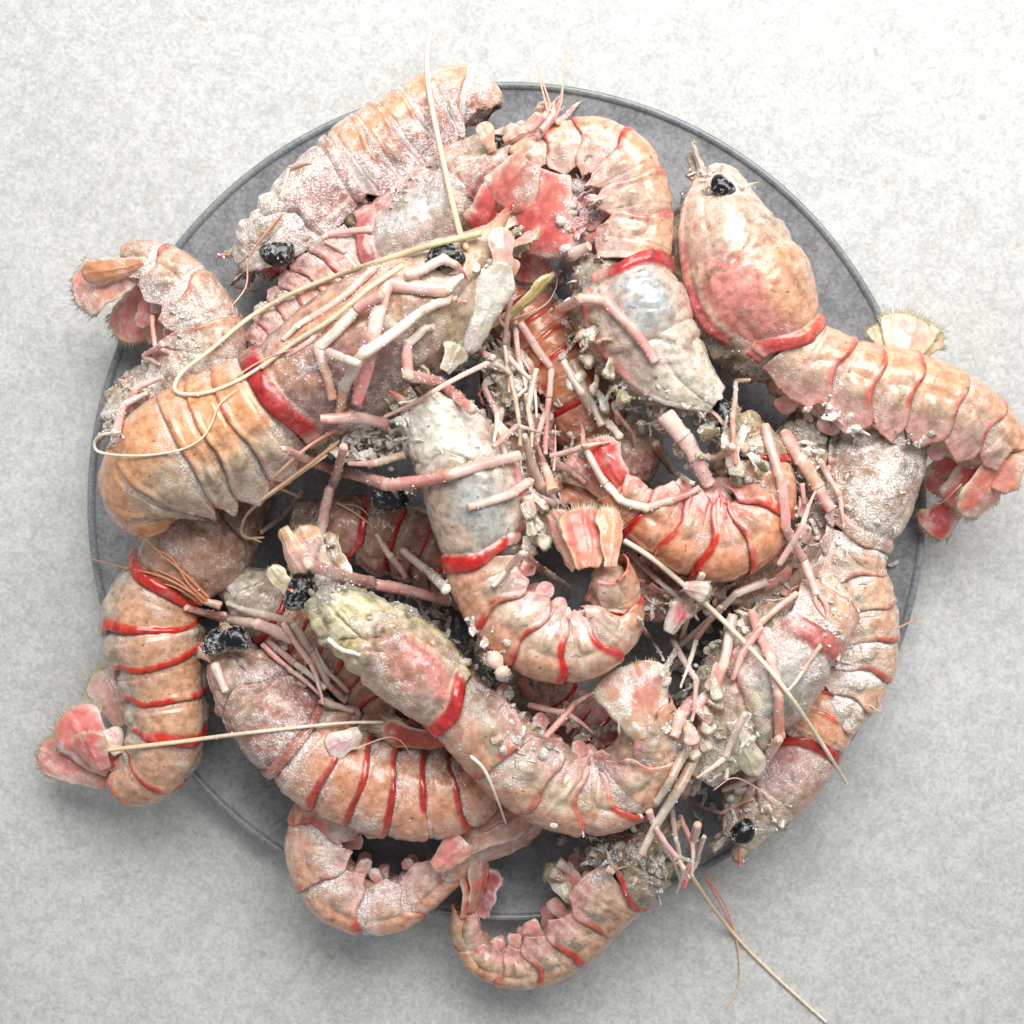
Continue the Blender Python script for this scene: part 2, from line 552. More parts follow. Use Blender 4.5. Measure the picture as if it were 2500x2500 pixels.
def carapace(bs, fr, x0, x1, o):
    nu, nv = 92, 80
    u = np.linspace(0, 1, nu)[:, None]
    v = np.linspace(-1, 1, nv)[None, :]
    thm = R(122) - R(28) * (1 - ss(0.0, 0.30, u)) - R(14) * ss(0.8, 1, u)
    th = v * thm
    C, T, D, Lv, hw = fr.at(x0 + (x1 - x0) * u[:, 0])
    cshift = -o['rim'] * hw[:, None] * ss(0.45, 1.7, np.abs(th)) * ss(0.55, 1.0, u)
    prof = 0.92 + 0.08 * np.sin(np.pi * np.clip(u, 0, 1)) - 0.05 * np.exp(-((u - 0.46) / 0.035) ** 2) * ss(1.9, 0.4, np.abs(th)) \
        + 0.055 * ss(0.925, 0.96, u) - 0.05 * np.exp(-((u - 0.915) / 0.018) ** 2)
    prof = prof + 0.035 * np.exp(-((np.abs(th) - 1.35 - 0.25 * u) / 0.07) ** 2) * ss(0.3, 0.5, u)   # side keel
    prof = prof + 0.045 * np.exp(-((np.abs(v) - 0.965) / 0.03) ** 2)                                 # lower lip
    prof = prof + 0.03 * np.exp(-(th / 0.10) ** 2) * ss(0.95, 0.2, u)                                # mid keel
    w, h = hw[:, None] * 0.93 * prof, hw[:, None] * 1.0 * prof
    X, Y = section(th, w, h, 0.22, 0.85)
    G = C[:, None] + Lv[:, None] * X[..., None] + D[:, None] * Y[..., None] + T[:, None] * cshift[..., None]
    Nn = grid_normals(G)
    if (Nn * (G - C[:, None])).sum() < 0:
        Nn = -Nn
    sc = hw.max() / 0.015
    sd = o['seed']
    ath = np.abs(th)
    dsp = (fbm(G, 150, 3, sd) - 0.5) * 0.0012 * sc * o['lump'] + (fbm(G, 800, 2, 5) - 0.5) * 0.0006
    # curved groove behind the eye region, folds on the cheek, a dent on the flank
    gl = 0.30 + 0.20 * ss(0.2, 1.5, ath) + 0.02 * np.sin(6 * th + sd)
    lf = min(1.0, max(0.45, o['lump']))
    dsp = dsp - 0.0011 * lf * np.exp(-((u - gl) / 0.022) ** 2) + 0.0006 * lf * np.exp(-((u - gl - 0.05) / 0.03) ** 2)
    dsp = dsp - 0.0009 * lf * np.exp(-((ath - 1.0 - 0.35 * np.sin(2.2 * u + sd)) / 0.06) ** 2) * ss(0.6, 0.3, u)
    dsp = dsp - 0.0016 * lf * np.exp(-(((u - 0.20) / 0.07) ** 2 + ((ath - 1.15) / 0.22) ** 2))
    dsp = dsp - 0.0012 * np.exp(-(((u - 0.72) / 0.16) ** 2 + ((ath - 1.5) / 0.25) ** 2)) + 0.0012 * o['lump'] * ss(0.55, 0.9, fbm(G, 260, 2, sd + 4)) * ss(0.6, 0.3, u)
    G = G + Nn * dsp[..., None]
    n1, n2 = fbm(G, 130, 3, 9 + sd), fbm(G, 420, 3, 2 + sd)
    col = mixc(np.broadcast_to(o['dors'], (nu, nv, 3)), o['flank'], ss(0.35, 1.25, np.abs(th) + (n1 - 0.5) * 1.2))
    col = mixc(col, o['hcol'], ss(0.55, 0.25, u + (n1 - 0.5) * 0.5))
    if o['sheen'] is not None:
        s = np.exp(-(((u - 0.70) / 0.24) ** 2 + ((np.abs(th) - 0.85) / 0.55) ** 2)) * ss(0.15, 0.45, n1)
        col = mixc(col, o['sheen'], np.clip(s * 1.5, 0, 0.95))
    col = mixc(col, o['edge'], 0.85 * ss(0.80, 0.96, np.abs(v) + (n1 - 0.5) * 0.25) * ss(0.2, 0.45, u))
    col = mixc(col, WHITE, 0.9 * np.exp(-((np.abs(v) - 0.84) / 0.022) ** 2) * ss(0.3, 0.5, u))
    col = mixc(col, DRED, 0.5 * np.exp(-((np.abs(v) - 0.91) / 0.012) ** 2) * ss(0.3, 0.5, u) * ss(0.35, 0.6, n1))
    col = mixc(col, YELLOW * 0.9, min(0.55, 0.05 + o['dirt']) * ss(0.55, 0.75, fbm(G, 190, 3, sd + 40)) * ss(0.8, 0.4, u))
    col = mixc(col, BROWN, (0.1 + o['dirt']) * 0.8 * ss(0.52, 0.72, fbm(G, 160, 3, sd + 50)))
    col = mixc(col, GREY, (0.1 + o['dirt']) * 0.8 * ss(0.54, 0.72, fbm(G, 140, 3, sd + 60)))
    dirt = ss(0.52, 0.72, n2) * o['dirt'] * ss(0.75, 0.35, u) + 0.8 * np.exp(-((u - gl + 0.1 * (n1 - .5)) / 0.03) ** 2) * ss(0.35, 0.6, n2)
    col = mixc(col, OLIVE, np.clip(dirt, 0, 0.8))
    bandm = ss(0.925, 0.945, u) * ss(1.75, 1.25, np.abs(th)) * (o['bandw'] if o['cbw'] is None else o['cbw']) * ss(0.12, 0.3, n1)
    col = mixc(col, mixc(np.broadcast_to(o['band'], (nu, nv, 3)), DRED, ss(0.4, 0.8, n2) * 0.6), np.clip(bandm, 0, 1))
    a = o['frost'] * (0.75 + 0.5 * ss(0.3, 0.75, n1)) * (1 - 0.85 * np.clip(bandm, 0, 1))
    bs.add('carapace', G, grid_faces(nu, nv), np.concatenate([col, a[..., None]], -1), M_SHELL, 0.0007)


def tergite(bs, fr, xa, xb, k, nseg, o):
    nu, nv = 30, 64
    ln = xb - xa
    u = np.linspace(0, 1, nu)[:, None]
    v = np.linspace(-1, 1, nv)[None, :]
    tip = np.where(u < 0.74, 1 - np.abs(u - 0.74) / 0.74, 1 - (u - 0.74) / 0.26 * 0.75)
    p = 0.25 + 0.75 * np.clip(tip, 0, 1) ** 1.25
    last = k == nseg - 1
    thm = R(98) + (R(20) if last else R(40 if k == 0 else 54)) * p
    th = v * thm
    C, T, D, Lv, hw = fr.at(np.clip(xa - 0.3 * ln + (1.38 * ln) * u[:, 0], 0, 1))
    prof = 0.875 + 0.135 * ss(0.12, 0.45, u) + 0.03 * ss(0.86, 0.96, u) - 0.03 * np.exp(-((u - 0.40) / 0.03) ** 2) - 0.03 * ss(.975, 1, u)
    w, h = hw[:, None] * 0.93 * prof, hw[:, None] * prof
    X, Y = section(th, w, h, -0.02, 1.0)
    G = C[:, None] + Lv[:, None] * X[..., None] + D[:, None] * Y[..., None]
    Nn = grid_normals(G)
    if (Nn * (G - C[:, None])).sum() < 0:
        Nn = -Nn
    sidew = ss(0.95, 1.6, np.abs(th))
    dsp = (fbm(G, 240, 3, k) - 0.5) * 0.0007 * o['lump'] + (fbm(G, 800, 2, 5) - 0.5) * 0.0004
    # raised bosses on the flanks of each ring
    dsp = dsp + 0.0011 * np.exp(-(((u - 0.66) / 0.17) ** 2 + ((np.abs(th) - 1.45) / 0.30) ** 2)) \
        - 0.0009 * np.exp(-(((u - 0.70) / 0.28) ** 2 + ((np.abs(th) - 1.08) / 0.13) ** 2))
    G = G + Nn * dsp[..., None]
    sh = -0.16 * ss(0.5, 1.25, np.abs(th)) + 0.14 * ss(1.35, 1.9, np.abs(th)) + 0.05 * np.sin(3.1 * th + k * 1.7 + o['seed']) + 0.06 * (fbm(np.stack([th * 1.6 + 0 * u, 0 * th + k * 3.0 + 0 * u, 0 * th + o['seed'] + 0 * u], -1), 1.0, 2) - 0.5)
    G = G + T[:, None] * (sh * ss(0.35, 0.8, u) * ln * fr.len)[..., None]
    sd = o['seed']
    n1, n2 = fbm(G, 150, 3, 9 + k + sd), fbm(G, 480, 3, 2 + sd)
    col = mixc(np.broadcast_to(o['acol'], (nu, nv, 3)), o['abdf'], ss(0.6, 1.25, np.abs(th) + (n1 - 0.5) * 1.0))
    col = mixc(col, o['pleu'], ss(1.4, 1.8, np.abs(th)))
    col = mixc(col, MOSS * 0.85, 0.7 * np.exp(-(((u - 0.66) / 0.16) ** 2 + ((np.abs(th) - 1.40) / 0.22) ** 2)) * ss(0.35, 0.6, n2))
    col = mixc(col, PINK, 0.5 * ss(0.80, 0.98, np.abs(v) + 0 * u))
    col = mixc(col, WHITE, 0.55 * np.exp(-((u - 0.46) / 0.05) ** 2) * ss(0.4, 0.7, n1))
    col = mixc(col, ORED, 0.45 * np.exp(-((u - 0.405 + 0.04 * (n2 - .5)) / 0.014) ** 2) * ss(0.45, 0.65, n1))
    col = mixc(col, OLIVE, o['dirt'] * 0.8 * ss(0.56, 0.75, n2) * (0.25 + sidew))
    bv = o['bandw'] * (0.62 + 0.5 * float(hsh(k * 1.3, sd, 2.0)))
    bw = 0.945 - 0.06 * (bv - 0.6) - 0.16 * (n1 - 0.5)
    bandm = ss(bw - 0.05, bw + 0.02, u) * ss(1.9, 1.4, np.abs(th)) * min(1.0, bv) * ss(0.62 - 0.34 * bv, 0.78 - 0.34 * bv, n1 + 0.08 * np.sin(4 * th + k * 2))
    if last:
        bandm = bandm * 0.5
    bandm = np.clip(bandm, 0, 1)
    col = mixc(col, mixc(np.broadcast_to(o['band'], (nu, nv, 3)), ORED, ss(0.45, 0.7, n1) * 0.5), bandm)
    a = o['frost'] * (0.5 + 0.5 * ss(0.35, 0.75, n1) + 0.3 * sidew + 0.7 * ss(0.46, 0.26, u)) * (1 - 0.85 * bandm)
    bs.add('tail_segment', G, grid_faces(nu, nv), np.concatenate([col, a[..., None]], -1), M_SHELL, 0.0005)


def lumpy_tube(bs, fr, x0, x1, name, w_, up_, dn_, off, lumps, cols, frost, mat, endcap=0.75, seed=0.0):
    nu, nv = 84, 56
    u = np.linspace(0, 1, nu)
    C, T, D, Lv, hw = fr.at(x0 + (x1 - x0) * u)
    ta = np.linspace(-np.pi, np.pi, nv, endpoint=False)[None, :]
    cap = np.sqrt(np.clip(1 - np.clip((np.abs(u - 0.5) * 2 - endcap) / (1 - endcap), 0, 1) ** 2, 0.0004, 1))[:, None]
    r = hw[:, None] * cap
    X = r * w_ * np.sin(ta)
    Y = r * np.where(np.cos(ta) > 0, up_, dn_) * np.cos(ta) + (hw * off)[:, None]
    G = C[:, None] + Lv[:, None] * X[..., None] + D[:, None] * Y[..., None]
    Nn = grid_normals(G, True)
    if (Nn * (G - C[:, None])).sum() < 0:
        Nn = -Nn
    vent = ss(0.3, -0.4, np.cos(ta)) + 0 * u[:, None]
    dsp = ((fbm(G, 150, 3, seed) - 0.45) * 0.0055 + np.abs(fbm(G, 420, 2, seed + 3) - 0.5) * 0.006 - 0.001) * lumps * (0.3 + 0.7 * vent)
    G = G + Nn * dsp[..., None]
    n1, n2 = fbm(G, 210, 3, 3 + seed), fbm(G, 520, 3, 7)
    col = mixc(np.broadcast_to(cols[0], (nu, nv, 3)), cols[1], ss(0.35, 0.62, n1))
    col = mixc(col, cols[2], ss(0.52, 0.7, n2))
    col = mixc(col, cols[3], 0.8 * ss(0.58, 0.72, fbm(G, 330, 2, 31)))
    col = mixc(col, OLIVE * 0.8, 0.75 * lumps * ss(0.54, 0.68, fbm(G, 250, 3, 61)))
    a = frost * (0.3 + 1.0 * ss(0.3, 0.7, fbm(G, 300, 3, 21)))
    return bs.add(name, G, grid_faces(nu, nv, True), np.concatenate([col, a[..., None]], -1), mat)


def tube(path, rad, ns=10, flat=1.0):
    path = np.asarray(path)
    T = unit(np.gradient(path, axis=0))
    up = np.array([0.03, 0.05, 1.0])
    S = unit(np.cross(up, T))
    B = np.cross(T, S)
    a = np.linspace(0, 2 * np.pi, ns, endpoint=False)
    G = path[:, None] + (S[:, None] * np.cos(a)[None, :, None] + B[:, None] * (flat * np.sin(a))[None, :, None]) * np.asarray(rad)[:, None, None]
    return G


PAL = dict(p=PINK, d=DPINK, w=WHITE, r=ROSE, o=c(214, 128, 84), b=c(196, 164, 136), m=MOSS, R=ORED, c=CREAM, g=c(190, 178, 160))


def leg(bs, pts, colors, hw, zs=None, claw=False, frost=0.22, lift=0.0, name='leg', drape=True, z_add=0.0):
    """walking leg: straight articles between swollen joints, laid over whatever is under it"""
    pts = np.array(pts, float)
    n = len(pts)
    hws = np.array(hw if hasattr(hw, '__len__') else np.linspace(hw, hw * 0.60, n), float)
    rw = hws * 0.88 * PX * (H - 0.05)
    if zs is None:
        z = hm_at(pts[:, 0], pts[:, 1]) + rw * 0.9 + lift
        for _ in range(4):
            for i in range(n - 1):
                m = max(3, int(np.hypot(*(pts[i + 1] - pts[i])) / 9))
                f = np.linspace(0, 1, m)
                q = pts[i] + (pts[i + 1] - pts[i]) * f[:, None]
                need = hm_at(q[:, 0], q[:, 1], 0) + rw[i] * 0.75 - (z[i] + (z[i + 1] - z[i]) * f)
                k = int(np.argmax(need))
                if need[k] > 0:
                    z[i] += need[k] * (1 - f[k]) * 1.1
                    z[i + 1] += need[k] * f[k] * 1.1
    else:
        z = np.array(zs if hasattr(zs, '__len__') else [zs] * n, float)
    z = z + z_add
    W = P(pts[:, 0], pts[:, 1], z)
    rings, rad, cols, fro = [], [], [], []
    if len(colors) < n - 1:
        colors = colors + colors[-1] * (n - 1 - len(colors))
    for i in range(n - 1):
        f = np.array([0.0, 0.04, 0.12, 0.3, 0.55, 0.8, 0.93, 0.98, 1.0])
        g = np.array([0.72, 0.86, 0.90, 0.92, 0.90, 0.88, 0.97, 1.0, 0.82])
        if i > 0:
            f, g = f[1:], g[1:]
        side = np.array([-(W[i + 1] - W[i])[1], (W[i + 1] - W[i])[0], 0]) * 0.02 * (1 if i % 2 else -1)
        base, nxt = PAL[colors[i]], PAL[colors[min(i + 1, len(colors) - 1)]]
        for a, b_ in zip(f, g):
            rings.append(W[i] + (W[i + 1] - W[i]) * a + side * math.sin(math.pi * a))
            rad.append((rw[i] + (rw[i + 1] - rw[i]) * a) * b_)
            q = base * 0.90 + 0.10 * WHITE
            e = max(0, 1 - min(a, 1 - a) / 0.10)
            q = q * (1 - 0.55 * e) + CREAM * 0.55 * e
            t = 0.5 + 0.5 * math.sin(3.0 * a + i)
            q = q * (1 - 0.45 * t) + ((WHITE if i % 2 else ROSE) * 0.45 * t)
            cols.append(q)
    rings = [rings[0] - (rings[1] - rings[0]) * 0.1] + rings + [rings[-1] + (rings[-1] - rings[-2]) * 0.15]
    rad = [rad[0] * 0.05] + rad + [rad[-1] * 0.05]
    cols = [cols[0]] + cols + [cols[-1]]
    G = tube(rings, np.array(rad), 12, 0.85)
    nu, nv = G.shape[:2]
    G = G + (fbm(G, 700, 2)[..., None] - 0.5) * 0.0005
    cc = np.broadcast_to(np.array(cols)[:, None], (nu, nv, 3)).copy()
    nn = fbm(G, 500, 3, 4)
    cc = mixc(cc, WHITE, 0.5 * ss(0.5, 0.7, nn))
    cc = mixc(cc, OLIVE, 0.35 * ss(0.6, 0.75, fbm(G, 650, 2, 14)))
    aa = frost * (0.4 + ss(0.35, 0.7, nn))
    o = bs.add(name, G, grid_faces(nu, nv, True), np.concatenate([cc, aa[..., None]], -1), M_LEG, frost=2.4)
    if claw:
        d = unit(W[-1] - W[-2])
        sd = unit(np.cross([0, 0, 1.0], d))
        Ln = rw[-1] * 5
        for q in (-1, 1):
            f = np.linspace(0, 1, 7)[:, None]
            path = W[-1] + d * Ln * f + sd * q * rw[-1] * (0.55 + 0.5 * np.sin(np.pi * f) - 0.5 * f)
            Gc = tube(path, rw[-1] * 0.55 * (1 - f[:, 0] * 0.9), 8)
            cc = np.broadcast_to(np.linspace(0, 1, 7)[:, None, None] * (ORED - PAL[colors[-1]]) * 0.8 + PAL[colors[-1]], (7, 8, 3))
            aa = np.full((7, 8, 1), 0.2)
            bs.add('claw', Gc, grid_faces(7, 8, True), np.concatenate([cc, aa], -1), M_LEG, parent=o, frost=0)
    return o


def antenna(bs, pts, hw, col0=CREAM, col1=CREAM, lift=0.0006, zs=None, name='antenna', win=5, flat=False):
    pts = np.array(pts, float)
    n = max(24, int(np.abs(np.diff(pts, axis=0)).sum() / 9))
    if zs is None:
        S, _ = cspline(np.c_[pts, np.zeros(len(pts))], n)
        h0, h1 = hw if hasattr(hw, '__len__') else (hw, hw * 0.55)
        rr = 0.82 * np.linspace(h0, h1, n) * PX * (H - 0.05)
        z = hm_at(S[:, 0], S[:, 1], 0)
        pad = np.pad(z, win, 'edge')
        z = np.max([pad[k:k + n] for k in range(2 * win + 1)], axis=0)
        for _ in range(3):
            pad = np.pad(z, win, 'edge')
            z = np.mean([pad[k:k + n] for k in range(2 * win + 1)], axis=0)
        z = z + rr + lift
    else:
        zs = np.array(zs if hasattr(zs, '__len__') else [zs] * len(pts), float)
        S, _ = cspline(np.c_[pts, zs], n)
        h0, h1 = hw if hasattr(hw, '__len__') else (hw, hw * 0.55)
        rr = 0.82 * np.linspace(h0, h1, n) * PX * (H - 0.05)
        z = S[:, 2]
    W = P(S[:, 0], S[:, 1], z)
    if hw if not hasattr(hw, '__len__') else hw[0] > 6:
        W = np.stack([np.interp(np.linspace(0, n - 1, 3 * n), np.arange(n), W[:, k]) for k in range(3)], -1)
        rr = np.interp(np.linspace(0, n - 1, 3 * n), np.arange(n), rr) * (1 + 0.05 * (np.arange(3 * n) % 2))
        n = 3 * n
    rr[0] *= 0.1; rr[-1] *= 0.1
    G = tube(W, rr, 8)
    cc = mixc(np.broadcast_to(col0, (n, 8, 3)), col1, np.broadcast_to(np.linspace(0, 1, n)[:, None], (n, 8)))
    return bs.add(name, G, grid_faces(n, 8, True), np.concatenate([cc, np.zeros((n, 8, 1)) + 0.10], -1), M_ANT, frost=0.6, hm=False)


def blade(bs, base, tip, side, hw, name='uropod', col=PINK, core=DPINK, edge=BEIGE, bend=0.07, frost=0.35, fringe=0.35, fmat=None, blunt=0.74, rib=True, solid=0.0004):
    """one leaf of a tail fan; side is the unit vector across it, hw the half width in metres"""
    base, tip, side = (np.asarray(q, float) for q in (base, tip, side))
    ax = tip - base
    ln = np.linalg.norm(ax)
    side = unit(side - ax * (side @ ax) / (ln * ln))
    nr = unit(np.cross(ax, side))
    if nr[2] < 0:
        nr = -nr
    nu, nv = 30, 25
    t = np.linspace(0, 1, nu)[:, None]
    v = np.linspace(-1, 1, nv)[None, :]
    wd = (0.36 + 0.64 * np.clip(t / 0.85, 0, 1) ** 0.75) * np.sqrt(np.clip(1 - (1 - blunt ** 2) * np.clip((t - 0.78) / 0.22, 0, 1) ** 2, 0.02, 1))
    te = t - 0.10 * np.abs(v) ** 3 * ss(0.5, 1.0, t)
    G = base + ax * te[..., None] + side * (v * wd * hw)[..., None]
    hgt = bend * ln * np.sin(np.pi * np.clip(t * 0.9 + 0.05, 0, 1)) - 0.20 * hw * np.abs(v) ** 2
    if rib:
        hgt = hgt + 0.07 * hw * np.exp(-((v + 0.12) / 0.09) ** 2) + 0.03 * hw * np.exp(-((v - 0.5) / 0.12) ** 2)
    G = G + nr * hgt[..., None]
    G = G + nr * ((fbm(G, 200, 3) - 0.5) * 0.0014)[..., None] + side * ((fbm(G, 330, 2, 8) - 0.5) * 0.0016)[..., None]
    n1 = fbm(G, 260, 3, 5)
    cc = mixc(np.broadcast_to(col, (nu, nv, 3)), core, 0.85 * ss(1.0, 0.1, np.abs(v + 0.1) + (n1 - 0.5) * 1.6) * ss(0.05, 0.6, t))
    cc = mixc(cc, mixc(edge, WHITE, 0.35), ss(0.70, 0.93, np.abs(v) + 0 * t + (n1 - .5) * .3) * 0.85)
    cc = mixc(cc, edge, ss(0.9, 1, t + 0 * v) * 0.6)
    cc = mixc(cc, WHITE, 0.3 * ss(0.55, 0.72, n1))
    aa = frost * (0.35 + ss(0.35, 0.7, n1))
    F = grid_faces(nu, nv)
    o = bs.add(name, G, F, np.concatenate([cc, aa[..., None]], -1), fmat or M_FAN, solid)
    if fringe > 0:
        edgepts = np.concatenate([G[21:, 0], G[-1], G[21:, -1][::-1]])
        out = []
        ctr = base + ax * 0.55
        for e in edgepts:
            for _ in range(3):
                p0 = e + side * rng.normal() * hw * 0.04
                d = unit(unit(e - ctr) * 0.8 + unit(ax) * 0.7 + rng.normal(size=3) * 0.16)
                l2 = fringe * hw * (0.25 + 0.75 * rng.random() ** 1.5)
                s2 = unit(np.cross(d, nr)) * (0.00010 + 0.00012 * rng.random())
                out.append(np.array([p0 - s2, p0 + s2, p0 + nr * 0.0002, p0 + d * l2 + rng.normal(size=3) * 0.0003]))
        Vb = np.concatenate(out)
        k = len(out)
        f = np.array([(0, 1, 3), (1, 2, 3), (2, 0, 3)])
        Fb = (np.arange(k)[:, None, None] * 4 + f[None]).reshape(-1, 3)
        ob = link('bristles', make_mesh('bristles', Vb - bs.loc, Fb), M_BRISTLE, o)
        ob['kind'] = 'stuff'
    return o


def pblade(bs, bx, by, bz, tx, ty, tz, hw, roll=0, **kw):
    b0, t0 = P(bx, by, bz), P(tx, ty, tz)
    ax = unit(t0 - b0)
    s = unit(np.cross([0, 0, 1.0], ax))
    n = np.cross(ax, s)
    r = R(roll)
    wide = 1.22 if kw.get('name', 'uropod') in ('uropod', 'telson') else 1.0
    return blade(bs, b0, t0, s * math.cos(r) + n * math.sin(r), wide * hw * PX * (H - bz), **kw)


def eye(bs, x, y, z, hw, ang=0, hl=1.45, stalk=None):
    nu, nv = 28, 20
    a = np.linspace(0, 2 * np.pi, nu, endpoint=False)[None, :]
    p = np.linspace(0.001, np.pi - 0.001, nv)[:, None]
    r = 0.92 * hw * PX * (H - z)
    X = np.sin(p) * np.cos(a) * hl; Y = np.sin(p) * np.sin(a); Z = np.cos(p) * 0.92 + 0 * a
    Y = Y + 0.16 * X ** 2 - 0.15
    ca, sa = math.cos(R(ang)), math.sin(R(ang))
    G = np.stack([X * ca - Y * sa, X * sa + Y * ca, Z], -1) * r + P(x, y, z)
    G = G * (1 + 0 * G) + (fbm(G, 400, 3)[..., None] - 0.5) * 0.0004
    o = bs.add('eye', G, grid_faces(nv, nu, True), None, M_EYE, frost=0)
    bs.surf.append((G.reshape(-1, 3), grid_faces(nv, nu, True), np.full(nu * nv, 0.55), 0.0, 0.6))
    if stalk:
        s = np.array(stalk, float)
        f = np.linspace(0, 1, 6)[:, None]
        path = P(x, y, z) + (P(s[0], s[1], z - 0.002) - P(x, y, z)) * (f * 1.1)
        Gs = tube(path, r * (0.75 - 0.25 * f[:, 0]), 10)
        cc = np.broadcast_to(MOSS * 0.6, (6, 10, 3))
        bs.add('eye_stalk', Gs, grid_faces(6, 10, True), np.concatenate([cc, np.full((6, 10, 1), .5)], -1), M_MOSS)
    return o


def langoustine(label, car, abd, roll, zdef, head=True, fan='auto', nseg=6, rost=True, swim=True, under=True, mouth=True, dens=0.8, mossy=None, **kw):
    """car / abd: rows (x, y, half width[, z[, roll]]) from the head to the tail end, in photograph pixels"""
    o = dict(DEF, seed=len(BEASTS) * 3.7); o.update(kw)
    for q in ('dors', 'acol', 'abdf', 'flank', 'pleu'):
        o[q] = (o[q] * 0.92 + c(240, 208, 200) * 0.08) * np.array([1.0, 0.94, 0.90])
    K = []
    for i, q in enumerate(list(car) + list(abd)):
        q = tuple(q)
        z = q[3] if len(q) > 3 and q[3] is not None else zdef
        rl = q[4] if len(q) > 4 else (roll[0] if i < len(car) else roll[1])
        K.append((q[0], q[1], z, q[2], rl))
    fr = Frames(K)
    xc = fr.xt(len(car) - 1)
    xm = fr.xt(len(car) + len(abd) / 2 - 1)
    C, T, D, Lv, hw = fr.at([0.0, xc, xm, 1.0])
    bs = Beast(label, (float(C[1][0]), float(C[1][1]), float(max(0.0, C[1][2] - hw[1]))))
    bs.fr = fr; bs.xc = xc
    mo = o['moss']
    sand = mossy or (MOSS, WHITE * 0.8, OLIVE, ROSE)
    if under:
        lumpy_tube(bs, fr, 0.0, min(1, xc * 1.02), 'underside', 0.84, 0.8, 0.80 * o['under'], -0.30, 1.0, sand, 0.30 + 0.35 * mo, M_MOSS, seed=zdef * 900)
    carapace(bs, fr, 0.0, xc, o)
    # abdomen
    lumpy_tube(bs, fr, xc * 0.98, 1.0, 'belly', 0.82, 0.80, o['bellyd'], -0.08, 0.35, (o['abdf'], BEIGE, ROSE, o['abdf']), o['frost'], M_MOSS, 0.9, seed=zdef * 700)
    e = np.linspace(0, 1, nseg + 1) ** 0.96
    xs = xc + (1 - xc) * e
    for k in range(nseg):
        tergite(bs, fr, xs[k], xs[k + 1], k, nseg, o)
    if swim:
        for k in range(nseg - 1):
            xk = (xs[k] + xs[k + 1]) / 2
            Ck, Tk, Dk, Lk, hk = fr.at([xk])
            for q in (-1, 1):
                b0 = Ck[0] + Lk[0] * q * hk[0] * 0.4 - Dk[0] * hk[0] * 0.45
                t0 = b0 - Dk[0] * hk[0] * 0.75 + Tk[0] * hk[0] * rng.uniform(-0.5, 0.1) + Lk[0] * q * hk[0] * 0.1
                blade(bs, b0, t0, Tk[0], hk[0] * 0.24, 'swimmeret', ROSE, PINK, BEIGE, 0.1, 0.35, 0.0, rib=False, solid=0.0008)
    if fan == 'auto':
        Ce, Te, De, Le, he = fr.at([1.0])
        Ce, Te, De, Le, he = Ce[0], Te[0], De[0], Le[0], he[0]
        for q, nm in ((0, 'telson'), (-0.45, 'uropod'), (0.45, 'uropod'), (-0.9, 'uropod'), (0.9, 'uropod')):
            d = unit(Te * math.cos(q) + Le * math.sin(q) - De * 0.15)
            b0 = Ce + Le * math.sin(q) * he * 0.5 - Te * he * 0.3 - De * (0.0005 + abs(q) * 0.001)
            blade(bs, b0, b0 + d * he * 2.1, unit(np.cross(De, d)), he * 0.48, nm, fringe=0.35)
    if head:
        Ch, Th, Dh, Lh, hh = fr.at([0.0])
        hm_ = fr.at([xc * 0.6])[4][0]
        Ch, Th, Dh, Lh, hh = Ch[0], Th[0], Dh[0], Lh[0], hh[0]
        if rost:
            f = np.linspace(0, 1, 14)[:, None]
            b0 = Ch + Dh * hh * 0.75 + Th * hm_ * 0.2
            path = b0 - Th * hm_ * 0.75 * f + Dh * hm_ * 0.22 * f * f
            rr = hm_ * 0.17 * (1 - f[:, 0]) ** 0.8 + 0.0001
            G = tube(path, rr, 10, 0.8)
            cc = mixc(np.broadcast_to(o['hcol'] * 0.6 + ORANGE * 0.4, (14, 10, 3)), ORED, np.broadcast_to(ss(0.45, 1, f), (14, 10)))
            bs.add('rostrum', G, grid_faces(14, 10, True), np.concatenate([cc, np.full((14, 10, 1), o['frost'] * 0.6)], -1), M_SHELL)
        if mouth:
            for q in (-1, 1):
                b0 = Ch + Lh * q * hh * 0.55 - Dh * hh * 0.2 + Th * hm_ * 0.1
                blade(bs, b0, b0 - Th * hm_ * 0.62 + Lh * q * hm_ * 0.15, unit(Lh + Dh * 0.4 * q), hm_ * 0.16, 'antenna_scale', SAND, ROSE, MOSS, 0.08, 0.4, 0.5)
            for k in range(6):
                q = rng.uniform(-1, 1)
                f = np.linspace(0, 1, 9)[:, None]
                b0 = Ch + Lh * q * hh * 0.6 - Dh * hh * rng.uniform(0.1, 0.7) + Th * hm_ * 0.25
                path = b0 - Th * hm_ * rng.uniform(0.4, 0.75) * f - Dh * hm_ * rng.uniform(0.0, 0.35) * f ** 2 + Lh * q * hm_ * 0.15 * f
                G = tube(path, hm_ * 0.085 * (1 - 0.5 * f[:, 0]) * (1 + 0.15 * np.sin(9 * f[:, 0])), 9)
                G = G + (fbm(G, 500, 2)[..., None] - 0.5) * 0.001
                cc = np.broadcast_to([SAND, MOSS, WHITE * 0.85, ROSE][k % 4], (9, 9, 3))
                bs.add('mouthpart', G, grid_faces(9, 9, True), np.concatenate([cc, np.full((9, 9, 1), 0.45)], -1), M_MOSS)
    bs.dens = dens
    BEASTS.append(bs)
    return bs


BEASTS = []


